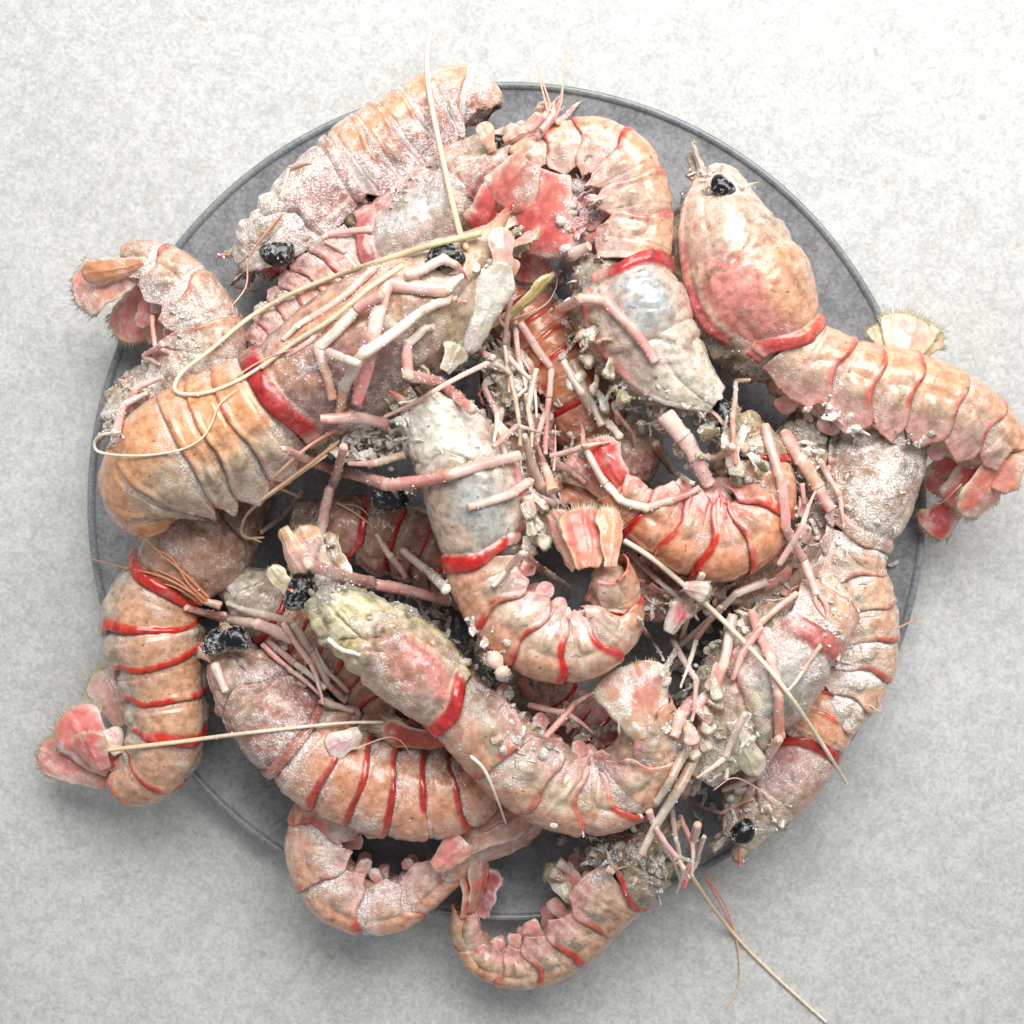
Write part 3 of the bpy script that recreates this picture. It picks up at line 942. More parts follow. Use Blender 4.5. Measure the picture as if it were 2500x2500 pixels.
def mess(bs, path, width, n, cols, size=(7, 20), name='muddy_flakes', dz=0.0, zmin=0.0):
    """the crumbled gill flakes, leg bases and frozen mud along the underside: too small and many to count, one part"""
    path = np.array(path, float)
    d = np.r_[0, np.cumsum(np.hypot(*np.diff(path, axis=0).T))]
    Vs, Fs, Cs = [], [], []
    base = 0
    for k in range(n):
        e = rng.uniform(0, d[-1])
        x = np.interp(e, d, path[:, 0]) + rng.normal() * width * 0.5
        y = np.interp(e, d, path[:, 1]) + rng.normal() * width * 0.5
        z = max(float(hm_at(np.array([x]), np.array([y]), 0)[0]) + dz, zmin + rng.uniform(-.004, .002))
        s = rng.uniform(*size) ** 1.0 * PX * (H - z)
        q = rng.normal(size=3); q[2] *= 0.5; ax = unit(q)
        sd = unit(np.cross(ax, rng.normal(size=3)))
        nr = np.cross(ax, sd)
        kind = rng.random()
        nu, nv = 9, 10
        if kind < 0.45:      # flake
            t = np.linspace(0, 1, nu)[:, None]; v = np.linspace(0, 2 * np.pi, nv, endpoint=False)[None, :]
            w = np.sin(np.pi * np.clip(t * 0.94 + 0.03, 0, 1)) ** 0.6
            G = ax * ((t - 0.4) * 2.4 * s)[..., None] + sd * (np.cos(v) * w * 0.7 * s)[..., None] + nr * ((np.sin(v) * w * 0.12 + 0.3 * (t - .5) ** 2) * s)[..., None]
        elif kind < 0.75:    # knob
            t = np.linspace(0.02, np.pi - 0.02, nu)[:, None]; v = np.linspace(0, 2 * np.pi, nv, endpoint=False)[None, :]
            G = ax * (np.cos(t) * s * 0.85 + 0 * v)[..., None] + sd * (np.sin(t) * np.cos(v) * s * 0.6)[..., None] + nr * (np.sin(t) * np.sin(v) * s * 0.6)[..., None]
        else:                # broken rod
            t = np.linspace(0, 1, nu)[:, None]; v = np.linspace(0, 2 * np.pi, nv, endpoint=False)[None, :]
            w = np.where((t < 0.05) | (t > 0.95), 0.05, 1.0) * (0.8 + 0.3 * t)
            G = ax * ((t - 0.5) * 3.2 * s + 0 * v)[..., None] + sd * (np.cos(v) * w * 0.30 * s)[..., None] + nr * (np.sin(v) * w * 0.30 * s)[..., None]
        G = G + P(x, y, z + s * 0.1)
        G = G + np.stack([fbm(G, 420, 2, 3 * j + k) - 0.5 for j in range(3)], -1) * s * 0.9
        cc = np.array(cols[rng.integers(len(cols))]) * rng.uniform(0.75, 1.1)
        cc = mixc(np.broadcast_to(cc, (nu, nv, 3)), OLIVE, 0.35 * ss(0.5, 0.7, fbm(G, 500, 2, 5)))
        Vs.append(G.reshape(-1, 3)); Fs.append(grid_faces(nu, nv, True) + base)
        Cs.append(np.concatenate([cc, np.full((nu, nv, 1), 0.75)], -1).reshape(-1, 4))
        base += nu * nv
    o = bs.add(name, np.concatenate(Vs), np.concatenate(Fs), np.concatenate(Cs), M_MUD, frost=0.55)
    o['kind'] = 'stuff'
    return o


MUD = (MOSS, OLIVE, WHITE, SAND, c(146, 128, 88), c(190, 182, 160))
# ------------------------------------------------------------------ the heap, from the plate upwards
B = {}
B['under_mid'] = langoustine('brown red langoustine lying deepest, beneath the white shelled one in the middle',
    [(720, 1270, 55), (800, 1290, 80), (900, 1300, 92)], [(990, 1320, 85), (1080, 1360, 80), (1160, 1420, 70), (1230, 1490, 60)], (20, 20), 0.026,
    dors=c(176, 122, 100), flank=c(170, 110, 95), hcol=BROWN, acol=BROWN, abdf=c(186, 140, 120), frost=0.35, mouth=False, rost=False)
B['under_left'] = langoustine('greyish langoustine mostly hidden under the yellow green head, one orange ring showing',
    [(560, 1420, 40), (620, 1460, 75), (690, 1510, 85)], [(760, 1560, 80), (830, 1600, 84), (890, 1650, 80), (960, 1730, 60)], (-10, -35), 0.025,
    dors=c(176, 166, 154), flank=c(184, 160, 150), acol=c(206, 150, 116), abdf=c(200, 160, 140), frost=0.45, mouth=False, rost=False)
B['deep_orange'] = langoustine('orange langoustine deep in the top centre gap with legs lying across it',
    [(1480, 1130, 50), (1450, 1060, 85), (1410, 980, 100)], [(1370, 900, 96), (1320, 830, 95), (1270, 770, 88), (1220, 720, 70)], (25, 20), 0.030,
    dors=c(196, 128, 88), flank=c(190, 120, 90), acol=c(206, 130, 84), abdf=c(196, 110, 84), frost=0.28, mouth=False, rost=False, fan=None)
B['ventral_mid'] = langoustine('belly up langoustine wedged in the centre gap, muddy grey with thin legs',
    [(1215, 860, 50), (1240, 930, 70), (1265, 1020, 78)], [(1290, 1110, 66), (1310, 1180, 62), (1330, 1250, 55), (1350, 1300, 45)], (165, 165), 0.040,
    dors=SAND, flank=SAND, frost=0.4, rost=False, fan=None)
B['deep_right'] = langoustine('belly up langoustine deep under the right side, muddy legs showing through the gaps',
    [(1880, 1130, 50), (1830, 1230, 84), (1760, 1330, 94)], [(1680, 1400, 82), (1600, 1440, 74), (1530, 1450, 66), (1450, 1420, 50)], (150, 150), 0.030,
    dors=MOSS, flank=SAND, frost=0.45, rost=False, fan=None, mouth=False, dirt=0.8)
B['deep_pink'] = langoustine('dull pink langoustine tail buried below the orange curled one',
    [(1560, 1020, 50), (1540, 1080, 80), (1500, 1150, 90)], [(1450, 1210, 84), (1400, 1250, 76), (1360, 1280, 60)], (40, 40), 0.028,
    dors=c(190, 130, 120), flank=c(200, 120, 120), acol=c(206, 140, 116), frost=0.45, rost=False, fan=None, mouth=False, nseg=4)
B['gap_right'] = langoustine('muddy sandy langoustine sunk between the orange curled tail and the right hand sandy one',
    [(2010, 1010, 50), (1970, 1110, 88), (1960, 1220, 100)], [(1960, 1310, 92), (1930, 1390, 86), (1860, 1440, 80), (1780, 1450, 64)], (140, 140), 0.030,
    dors=SAND, flank=MOSS, acol=c(200, 150, 124), abdf=c(190, 160, 136), frost=0.5, rost=False, fan=None, mouth=False, dirt=0.8)
B['gap_centre'] = langoustine('small olive grey langoustine down in the black gap beside the long pale feeler',
    [(1780, 1390, 40), (1740, 1400, 66), (1680, 1430, 74)], [(1620, 1440, 66), (1560, 1420, 60), (1500, 1390, 50)], (150, 150), 0.034,
    dors=MOSS, flank=MOSS, frost=0.5, rost=False, fan=None, mouth=False, dirt=0.9, nseg=5)
B['gap_low'] = langoustine('pinkish langoustine tail glimpsed inside the curl of the yellow green one',
    [(1240, 1680, 40), (1310, 1690, 60), (1370, 1730, 68)], [(1430, 1770, 62), (1480, 1820, 58), (1500, 1860, 50)], (60, 60), 0.034,
    dors=c(196, 130, 120), flank=PINK, acol=c(200, 120, 110), abdf=ROSE, frost=0.5, rost=False, fan=None, mouth=False, nseg=4)
B['top_left'] = langoustine('thickly frosted langoustine lying along the upper left rim, rusty and white',
    [(605, 640, 48, .026), (660, 598, 76), (755, 518, 100), (865, 425, 113)], [(955, 360, 108), (1035, 300, 99), (1100, 262, 90), (1148, 258, 78), (1172, 292, 58)], (62, 62), 0.030, under=1.4, lump=1.6, rim=0.15, dors=c(204, 168, 146), flank=c(176, 106, 96), hcol=c(218, 200, 184), edge=c(160, 60, 60), acol=c(232, 176, 132), abdf=c(200, 140, 120), pleu=c(150, 50, 50), cbw=0.1, mossy=(c(150, 60, 56), MOSS, DRED, ROSE), bandw=0.45, frost=0.74, dens=1.2, fan=None, band=ORED)
B['pink_second'] = langoustine('pale pink langoustine squeezed between the frosted one and the big orange one',
    [(1310, 330, 45, .040), (1230, 390, 80, .036), (1130, 470, 112), (1010, 560, 120), (880, 640, 108)],
    [(820, 700, 104), (760, 770, 96), (700, 830, 88), (650, 880, 70)], (40, 35), 0.033,
    dors=c(216, 176, 164), flank=c(226, 160, 160), hcol=c(222, 200, 186), sheen=c(190, 188, 190), acol=c(224, 172, 156), abdf=ROSE, band=c(190, 30, 36), bandw=0.7, frost=0.48, fan=None)
B['left_tail'] = langoustine('sandy langoustine whose curled tail overhangs the upper left of the rim',
    [(290, 1070, 50, .030), (340, 1010, 80, .030), (430, 950, 92, .033)], [(500, 880, 94, .035), (500, 800, 88, .036), (470, 735, 76, .037), (415, 680, 70, .037), (350, 648, 60, .036), (310, 650, 45, .035)],
    (-60, -72), 0.033, lump=1.6, dors=ROSE, flank=c(206, 176, 160), acol=c(206, 168, 138), abdf=c(196, 176, 150), pleu=c(210, 180, 166), band=c(206, 60, 50), bandw=0.6, frost=0.66, dirt=0.5, fan=None, rost=False, nseg=5)
B['left_banded'] = langoustine('langoustine with four bright red tail hoops, tail fan spread off the left rim',
    [(610, 1190, 60, .022), (540, 1260, 120, .024), (470, 1340, 142, .026), (392, 1440, 112, .028)],
    [(372, 1510, 118), (378, 1570, 122), (398, 1650, 104), (408, 1730, 98), (408, 1800, 92), (372, 1872, 84, .025), (310, 1905, 68, .023)], (15, 22), 0.028,
    rim=.25, dors=c(176, 130, 100), flank=c(166, 140, 116), hcol=BROWN, sheen=None, acol=c(204, 160, 124), abdf=c(186, 178, 164), pleu=c(196, 190, 178), band=c(206, 34, 14), bandw=1.7, frost=0.34, fan=None, rost=False)
B['low_orange'] = langoustine('plump orange langoustine at lower left with rusty head and dark red tail rings',
    [(545, 1600, 50, .034), (600, 1665, 92), (670, 1740, 116), (745, 1812, 126)],
    [(815, 1862, 126), (890, 1896, 126), (970, 1918, 126), (1050, 1928, 120), (1125, 1922, 106), (1190, 1890, 80)], (-12, -22), 0.034,
    lump=1.4, rim=.2, dors=c(176, 116, 96), flank=c(150, 60, 58), hcol=c(196, 150, 130), edge=BROWN, acol=c(220, 156, 116), abdf=c(206, 150, 120), band=c(176, 18, 14), bandw=1.3, cbw=0.4, frost=0.58, fan=None, swim=False, dens=1.1)
B['bottom_curl'] = langoustine('peach coloured curled tail poking out at the bottom left of the plate',
    [(1010, 1830, 60, .026), (950, 1880, 80, .025), (880, 1930, 88, .024)],
    [(812, 1985, 88), (785, 2060, 84), (815, 2145, 86), (880, 2196, 78), (965, 2196, 70), (1045, 2146, 60), (1115, 2090, 50), (1170, 2050, 42)], (-70, -82), 0.024,
    acol=c(226, 166, 130), abdf=c(218, 176, 156), pleu=c(222, 186, 184), band=c(200, 40, 28), bandw=0.8, frost=0.5, fan=None, rost=False, mouth=False)
B['bottom_dark'] = langoustine('small langoustine with dark olive head and curled tail hanging off the bottom rim',
    [(1620, 2050, 50, .030), (1560, 2090, 98, .030), (1500, 2140, 108, .028)],
    [(1450, 2215, 82, .025), (1400, 2275, 78, .022), (1330, 2325, 70, .019), (1255, 2350, 58, .017), (1185, 2335, 48, .017), (1148, 2280, 42, .018), (1145, 2215, 36, .020)], (70, 80), 0.024,
    lump=1.4, dors=c(120, 104, 70), flank=c(126, 118, 88), hcol=c(150, 140, 106), edge=c(120, 40, 36), acol=c(196, 152, 116), abdf=c(196, 168, 140), pleu=c(226, 170, 166), band=c(196, 40, 30), bandw=0.9, frost=0.30, dirt=0.8, fan=None, rost=False,
    mossy=(c(110, 96, 64), MOSS, c(70, 60, 36), c(140, 50, 46)), nseg=6)
B['right_sand'] = langoustine('sandy muddy langoustine curving down along the right rim, from under the outstretched tail',
    [(2180, 890, 50), (2172, 980, 92), (2140, 1090, 114), (2100, 1220, 120), (2070, 1330, 98)], [(2062, 1400, 94), (2082, 1470, 96), (2096, 1550, 92), (2090, 1630, 84), (2062, 1700, 74), (2028, 1765, 56)], (40, 74), 0.031,
    bellyd=.9, lump=1.8, dors=c(200, 172, 138), flank=c(196, 170, 136), hcol=MOSS, edge=c(180, 120, 100), acol=c(222, 178, 146), abdf=c(216, 190, 160), pleu=c(226, 206, 190), band=c(200, 40, 34), bandw=0.8, cbw=0.25, frost=0.68, dirt=0.7, fan=None, rost=False, swim=False, mouth=False)
B['right_low'] = langoustine('brownish langoustine at lower right with its white rimmed black eye over the rim',
    [(1800, 2050, 44, .026), (1845, 1965, 78), (1910, 1880, 98), (1962, 1790, 104)], [(2000, 1710, 96), (2010, 1640, 86), (1990, 1570, 70)], (-25, -20), 0.026,
    dors=c(196, 150, 122), flank=c(216, 150, 150), hcol=c(206, 186, 166), sheen=c(206, 146, 150), acol=ORANGE, frost=0.5, fan=None, nseg=4, swim=False)
B['right_curl'] = langoustine('langoustine at lower right with yellow white muddy underside, pink grey cheek and many long legs',
    [(1700, 1890, 50), (1755, 1800, 96), (1830, 1690, 124), (1910, 1600, 124), (1975, 1530, 100)], [(2020, 1480, 80, .036), (2050, 1430, 70, .032), (2080, 1380, 60, .028)], (-60, -50), 0.040,
    nseg=3, under=1.9, lump=1.4, rim=0.2, dors=c(196, 150, 130), flank=c(224, 160, 158), hcol=c(210, 204, 176), sheen=BLUE, edge=PINK, acol=c(222, 178, 146), abdf=c(216, 190, 160), pleu=c(226, 206, 190), band=c(200, 40, 34), bandw=0.6, cbw=0.7, frost=0.5, dirt=0.6, fan=None, rost=False, moss=0.3,
    mossy=(c(176, 164, 130), WHITE * 0.85, OLIVE, c(206, 170, 150)))
B['right_top'] = langoustine('big langoustine with flushed pink shell pointing up, tail stretched past the right rim',
    [(1745, 440, 62, .034), (1755, 540, 112), (1790, 640, 148), (1842, 745, 156), (1938, 866, 104)],
    [(2010, 905, 98), (2100, 945, 104), (2200, 962, 104), (2300, 995, 96), (2385, 1045, 86, .036), (2440, 1105, 72, .033)], (48, 64), 0.040,
    under=1.2, bellyd=1.05, rost=False, lump=.45, dors=c(224, 172, 132), flank=c(230, 138, 134), hcol=c(222, 200, 184), edge=c(206, 46, 56), acol=c(228, 178, 142), abdf=c(214, 184, 160), pleu=ROSE, band=c(214, 22, 26), bandw=0.75, frost=0.30, dirt=0.2, fan=None)
B['right_orange'] = langoustine('smooth orange curled tail with red hoops right of centre, muddy head above it',
    [(1800, 1020, 40, .044), (1815, 1080, 72, .045), (1845, 1150, 84, .046)],
    [(1852, 1225, 84), (1822, 1290, 92), (1755, 1318, 98), (1680, 1302, 96), (1605, 1265, 86), (1545, 1225, 70), (1505, 1185, 56)], (60, 70), 0.048,
    under=1.4, dors=MOSS, flank=c(190, 170, 140), hcol=MOSS, acol=c(228, 158, 112), abdf=c(226, 170, 142), pleu=c(224, 130, 120), band=c(206, 28, 10), bandw=1.2, frost=0.25, dirt=0.25, fan=None, rost=False, lump=0.6)
B['top_curl'] = langoustine('langoustine with blue grey shell and tail arched over at the top of the heap',
    [(1740, 985, 48, .052), (1660, 930, 92, .052), (1582, 840, 124), (1532, 730, 136), (1535, 625, 104)],
    [(1545, 560, 92), (1535, 490, 98), (1505, 420, 98), (1450, 376, 84), (1385, 372, 70), (1315, 390, 60), (1262, 412, 48)], (-55, -80), 0.050,
    under=1.7, rost=False, lump=.35, dors=c(222, 196, 178), flank=c(220, 196, 190), hcol=c(230, 226, 214), sheen=c(172, 186, 190), edge=c(222, 110, 112), acol=c(232, 180, 146), abdf=c(226, 198, 184), pleu=c(228, 206, 196), band=c(206, 24, 32), bandw=0.95, frost=0.28, dirt=0.15, fan=None)
B['big_orange'] = langoustine('largest langoustine, orange tail left of centre with wide red collar and legs folded over it',
    [(1215, 590, 50, .056), (1130, 668, 104), (1000, 768, 150), (850, 878, 166), (665, 995, 150)],
    [(575, 1045, 150), (500, 1078, 150), (435, 1110, 142), (390, 1150, 130, .052), (370, 1195, 114, .047), (395, 1240, 90, .042)], (-32, -38), 0.056,
    under=1.4, lump=.6, rim=.22, dors=c(216, 152, 100), flank=c(160, 138, 128), sheen=c(136, 100, 100), hcol=c(206, 180, 150), edge=MOSS, acol=c(236, 174, 118), abdf=c(216, 196, 166), pleu=c(216, 210, 194), band=c(176, 14, 20), bandw=0.5, cbw=1.2, frost=0.44, fan=None, dens=1.0)
B['lower_green'] = langoustine('langoustine with yellow green and pink shell below centre, tail curled to the right',
    [(770, 1440, 48, .058), (840, 1505, 78), (935, 1570, 96), (1030, 1640, 106), (1125, 1730, 92)],
    [(1195, 1795, 94, .054), (1280, 1870, 102, .050), (1385, 1930, 98, .046), (1490, 1930, 94, .046), (1565, 1875, 84, .050), (1590, 1795, 76, .054), (1572, 1720, 64, .057)], (-42, -72), 0.056,
    under=1.6, bellyd=0.95, lump=1.7, dors=c(190, 178, 150), flank=c(196, 176, 140), hcol=c(224, 226, 176), sheen=c(216, 126, 122), edge=c(222, 220, 160), acol=c(216, 164, 132), abdf=c(206, 186, 160), pleu=c(226, 180, 174), band=c(206, 40, 34), bandw=0.9, cbw=1.1, frost=0.42, dirt=0.65, fan=None, dens=1.2)
B['centre_white'] = langoustine('langoustine with white and blue green shell on top in the middle, tail fan raised',
    [(1030, 975, 60, .066), (1085, 1055, 98), (1145, 1160, 118), (1178, 1270, 122), (1185, 1385, 100)],
    [(1200, 1425, 92), (1242, 1492, 96), (1315, 1558, 92), (1402, 1578, 84), (1478, 1532, 80), (1496, 1460, 68), (1476, 1385, 56, .070)], (-48, -76), 0.064,
    under=1.5, lump=.35, dors=c(206, 184, 168), flank=c(220, 216, 208), hcol=c(232, 230, 222), sheen=c(164, 176, 178), edge=c(222, 140, 142), acol=c(214, 164, 132), abdf=c(208, 188, 168), pleu=c(226, 200, 194), band=c(206, 26, 18), bandw=1.3, frost=0.22, dirt=0.15, fan=None)

# ------------------------------------------------------------------ tail fans
b = B['left_tail']
pblade(b, 335, 655, .040, 180, 715, .034, 62, 10, col=c(212, 160, 140), core=c(222, 140, 128), edge=CREAM, frost=.5, fringe=.25)
pblade(b, 350, 640, .044, 205, 672, .042, 26, -30, name='telson', col=c(206, 150, 112), core=ORANGE, fringe=0.2)
pblade(b, 345, 700, .030, 300, 830, .024, 46, 5, col=c(222, 160, 150), core=PINK, edge=CREAM, fringe=.55)
pblade(b, 372, 700, .034, 345, 800, .032, 16, 5, col=PINK, core=PINK, fringe=0)
pblade(b, 395, 705, .030, 372, 840, .026, 20, 5, col=ROSE, core=PINK, fringe=.3)
b = B['left_banded']
pblade(b, 270, 1880, .026, 158, 1745, .024, 62, -8, col=c(224, 150, 140), core=c(222, 116, 112), edge=ROSE, frost=.3, fringe=.4)
pblade(b, 262, 1905, .020, 98, 1830, .016, 44, 4, col=c(222, 140, 124), core=PINK, fringe=.35)
pblade(b, 250, 1880, .030, 205, 1790, .033, 40, -20, name='telson', col=c(226, 160, 150), core=DPINK, fringe=0.2)
pblade(b, 305, 1770, .018, 245, 1640, .015, 42, 5, col=c(214, 180, 166), core=ROSE, edge=c(210, 208, 160), fringe=.6)
pblade(b, 290, 1840, .030, 262, 1780, .030, 26, 30, col=WHITE, core=ROSE, fringe=0)
b = B['top_curl']
pblade(b, 1350, 420, .058, 1300, 622, .050, 84, 8, name='telson', col=c(222, 130, 116), core=c(214, 86, 84), edge=ROSE, frost=.42, fringe=.12)
pblade(b, 1230, 430, .056, 1185, 575, .047, 56, -10, col=c(222, 120, 110), core=c(214, 72, 76), fringe=.3, frost=.4)
pblade(b, 1200, 395, .054, 1150, 480, .046, 46, 6, col=c(214, 140, 124), core=c(206, 100, 96), fringe=.3, frost=.5)
pblade(b, 1290, 390, .060, 1225, 500, .054, 62, 0, col=c(206, 136, 114), core=c(214, 110, 104), fringe=.2, frost=.5)
pblade(b, 1300, 560, .042, 1290, 690, .040, 46, 5, col=PINK, core=DPINK, fringe=.2)
b = B['right_top']
pblade(b, 2470, 1060, .040, 2360, 1262, .030, 50, -25, col=c(222, 150, 124), core=c(222, 120, 106), edge=CREAM, fringe=.4)
pblade(b, 2400, 1085, .034, 2335, 1240, .026, 46, -5, col=c(222, 120, 112), core=DPINK, edge=ROSE, fringe=.3)
pblade(b, 2350, 1060, .028, 2300, 1210, .022, 50, 10, col=c(222, 120, 116), core=DPINK, fringe=.2, frost=.45)
pblade(b, 2350, 1215, .022, 2262, 1298, .018, 38, 0, col=c(222, 90, 90), core=c(214, 70, 72), edge=CREAM, fringe=.5, blunt=.75)
pblade(b, 2495, 1080, .040, 2440, 1200, .036, 34, 10, name='telson', col=ORANGE, core=PINK, fringe=.2)
b = B['right_sand']
pblade(b, 2200, 880, .030, 2225, 775, .026, 62, 0, col=c(222, 196, 160), core=ROSE, edge=c(214, 206, 150), fringe=.5, frost=.4)
pblade(b, 2180, 870, .028, 2160, 790, .024, 40, 0, col=c(214, 190, 150), core=CREAM, edge=c(204, 196, 140), fringe=.5)
pblade(b, 2220, 870, .026, 2282, 800, .024, 42, 0, col=c(214, 190, 150), core=CREAM, edge=c(204, 196, 140), fringe=.5)
b = B['right_orange']
pblade(b, 1525, 1200, .050, 1450, 1072, .052, 40, -15, col=c(222, 96, 84), core=c(214, 60, 54), edge=ROSE, fringe=.2, frost=.35)
pblade(b, 1500, 1205, .046, 1395, 1110, .042, 46, 5, col=c(206, 160, 130), core=PINK, edge=MOSS, fringe=.4)
pblade(b, 1470, 1230, .042, 1372, 1175, .038, 40, 8, col=c(206, 130, 104), core=ORANGE, fringe=.3)
b = B['centre_white']
pblade(b, 1440, 1385, .076, 1418, 1240, .070, 50, 4, name='telson', col=c(230, 150, 124), core=c(222, 104, 96), edge=CREAM, fringe=.45, frost=.22, bend=.06)
pblade(b, 1492, 1385, .076, 1488, 1242, .072, 30, 25, col=c(230, 160, 130), core=ORANGE, edge=CREAM, fringe=.5, frost=.25, bend=.06)
pblade(b, 1408, 1388, .070, 1352, 1250, .062, 32, -30, col=c(226, 180, 160), core=PINK, edge=CREAM, fringe=.3, frost=.25)
b = B['lower_green']
pblade(b, 1590, 1800, .062, 1530, 1625, .060, 82, 10, name='telson', col=c(206, 176, 140), core=c(216, 130, 118), edge=MOSS, frost=.7, fringe=.12, blunt=.8)
pblade(b, 1610, 1780, .060, 1600, 1625, .056, 34, 40, col=MOSS, core=SAND, edge=OLIVE, fringe=.2, frost=.6)
pblade(b, 1480, 1700, .050, 1340, 1760, .046, 18, 0, col=PINK, core=PINK, fringe=0)
b = B['bottom_curl']
pblade(b, 1090, 2080, .034, 1290, 1975, .034, 42, -10, col=c(206, 160, 136), core=c(200, 140, 120), fringe=.2)
pblade(b, 1060, 2120, .038, 1135, 2050, .040, 34, 0, name='telson', col=c(222, 150, 134), core=PINK, fringe=0)
pblade(b, 1120, 2110, .028, 1320, 2000, .028, 40, 30, col=BEIGE, core=ROSE, fringe=.2)
b = B['bottom_dark']
pblade(b, 1150, 2230, .022, 1172, 2085, .028, 24, 40, col=c(206, 150, 120), core=DPINK, edge=CREAM, fringe=.3)
pblade(b, 1178, 2240, .018, 1192, 2120, .022, 30, -10, col=c(206, 130, 130), core=c(176, 50, 60), edge=WHITE, fringe=.2)
pblade(b, 1132, 2240, .024, 1140, 2110, .026, 22, 60, name='telson', col=c(214, 120, 100), core=ORED, fringe=.2)
b = B['under_mid']
pblade(b, 1090, 1812, .046, 930, 1782, .046, 34, -30, col=c(190, 86, 56), core=c(176, 60, 40), edge=CREAM, fringe=.9, frost=.15)
pblade(b, 1085, 1812, .044, 1000, 1760, .046, 30, 20, col=DRED, core=DRED, edge=ORED, fringe=.3, frost=.2)

# ------------------------------------------------------------------ mud and gill flakes
mess(B['deep_orange'], [(1330, 980), (1450, 1120)], 60, 18, MUD)
mess(B['ventral_mid'], [(1190, 850), (1250, 1000), (1330, 1210)], 75, 46, MUD)
mess(B['top_left'], [(960, 470), (1090, 390)], 40, 22, (DRED, c(150, 60, 56), MOSS, ROSE, OLIVE))
mess(B['left_tail'], [(270, 1080), (300, 990), (390, 930)], 45, 34, (ROSE, PINK, MOSS, ROSE, BEIGE))
mess(B['left_tail'], [(400, 930), (500, 860), (440, 760)], 40, 20, MUD, (5, 12))
mess(B['right_top'], [(1960, 960), (2100, 1060), (2280, 1080)], 40, 34, (ROSE, MOSS, c(180, 90, 84), BEIGE, OLIVE))
mess(B['right_sand'], [(2010, 1130), (2120, 1200), (2050, 1330)], 80, 46, (SAND, SAND, MOSS, CREAM, OLIVE), (6, 16))
mess(B['right_sand'], [(2050, 1420), (2060, 1560), (2050, 1700)], 60, 40, (SAND, ROSE, CREAM, WHITE), (5, 13))
mess(B['right_curl'], [(1800, 1450), (1700, 1560), (1680, 1700), (1700, 1880)], 75, 90, MUD)
mess(B['right_curl'], [(1830, 1760), (1720, 1960)], 70, 30, (YELLOW, MOSS, WHITE, ROSE))
mess(B['right_curl'], [(2030, 1480), (2060, 1640)], 30, 16, (SAND, ROSE, MOSS, WHITE), (6, 14))
mess(B['gap_right'], [(1975, 1080), (1965, 1250), (1940, 1400)], 45, 34, (SAND, MOSS, ROSE, OLIVE, WHITE))
mess(B['gap_centre'], [(1730, 1450), (1600, 1480)], 40, 26, MUD)
mess(B['gap_low'], [(1300, 1700), (1480, 1800)], 50, 26, (ROSE, PINK, MOSS, BEIGE), (8, 20))
mess(B['right_top'], [(1690, 440), (1750, 420), (1830, 470)], 20, 26, (WHITE, CREAM, MOSS, ROSE), (8, 18))
mess(B['top_curl'], [(1520, 900), (1600, 950), (1730, 1000)], 45, 26, (WHITE, WHITE, YELLOW, MOSS), (5, 13))
mess(B['right_orange'], [(1750, 1060), (1840, 1100), (1870, 1180)], 55, 60, (OLIVE, MOSS, OLIVE, SAND, WHITE))
mess(B['top_curl'], [(1385, 620), (1375, 740), (1420, 880), (1490, 990)], 45, 62, MUD)
mess(B['top_curl'], [(1420, 460), (1400, 540), (1440, 620)], 50, 34, (PINK, ROSE, DPINK, c(170, 80, 74)), (12, 26))
mess(B['top_curl'], [(1500, 960), (1600, 1030), (1690, 1030)], 40, 46, (WHITE, MOSS, c(206, 198, 166), ROSE, OLIVE), (7, 18), zmin=.046)
mess(B['top_curl'], [(1650, 1060), (1720, 1160)], 30, 24, (ROSE, MOSS, BEIGE, WHITE), (8, 20), zmin=.05)
mess(B['big_orange'], [(1200, 640), (1190, 760), (1110, 880)], 40, 34, (c(196, 200, 180), MOSS, WHITE, OLIVE, SAND))
mess(B['big_orange'], [(1020, 960), (880, 1080), (700, 1160)], 45, 26, MUD)
mess(B['lower_green'], [(980, 1460), (1120, 1520), (1200, 1640), (1260, 1760)], 55, 80, (MOSS, ROSE, OLIVE, SAND, c(196, 150, 140)))
mess(B['lower_green'], [(1260, 1780), (1330, 1850)], 60, 22, MUD)
mess(B['centre_white'], [(1285, 1090), (1300, 1220), (1305, 1340)], 30, 34, MUD)
mess(B['centre_white'], [(1000, 1060), (920, 1070), (850, 1085)], 62, 90, (MOSS, WHITE, c(206, 198, 166), c(196, 196, 170), ROSE), (9, 24), zmin=.058)
mess(B['lower_green'], [(730, 1330), (790, 1400), (830, 1440)], 45, 50, (MOSS, SAND, ROSE, c(206, 198, 166)), (8, 22), zmin=.053)
mess(B['low_orange'], [(690, 1560), (760, 1640), (840, 1740)], 40, 24, MUD)
mess(B['bottom_dark'], [(1420, 2080), (1530, 2080), (1610, 2160)], 70, 60, (OLIVE, c(90, 78, 46), MOSS, c(130, 40, 40), c(80, 74, 50)))
mess(B['right_low'], [(1800, 1960), (1900, 1980)], 50, 22, (YELLOW, MOSS, WHITE, BEIGE))

# ------------------------------------------------------------------ eyes
def hz(x, y, d=0.0):
    return float(hm_at(np.array([x]), np.array([y]), 2)[0]) + d


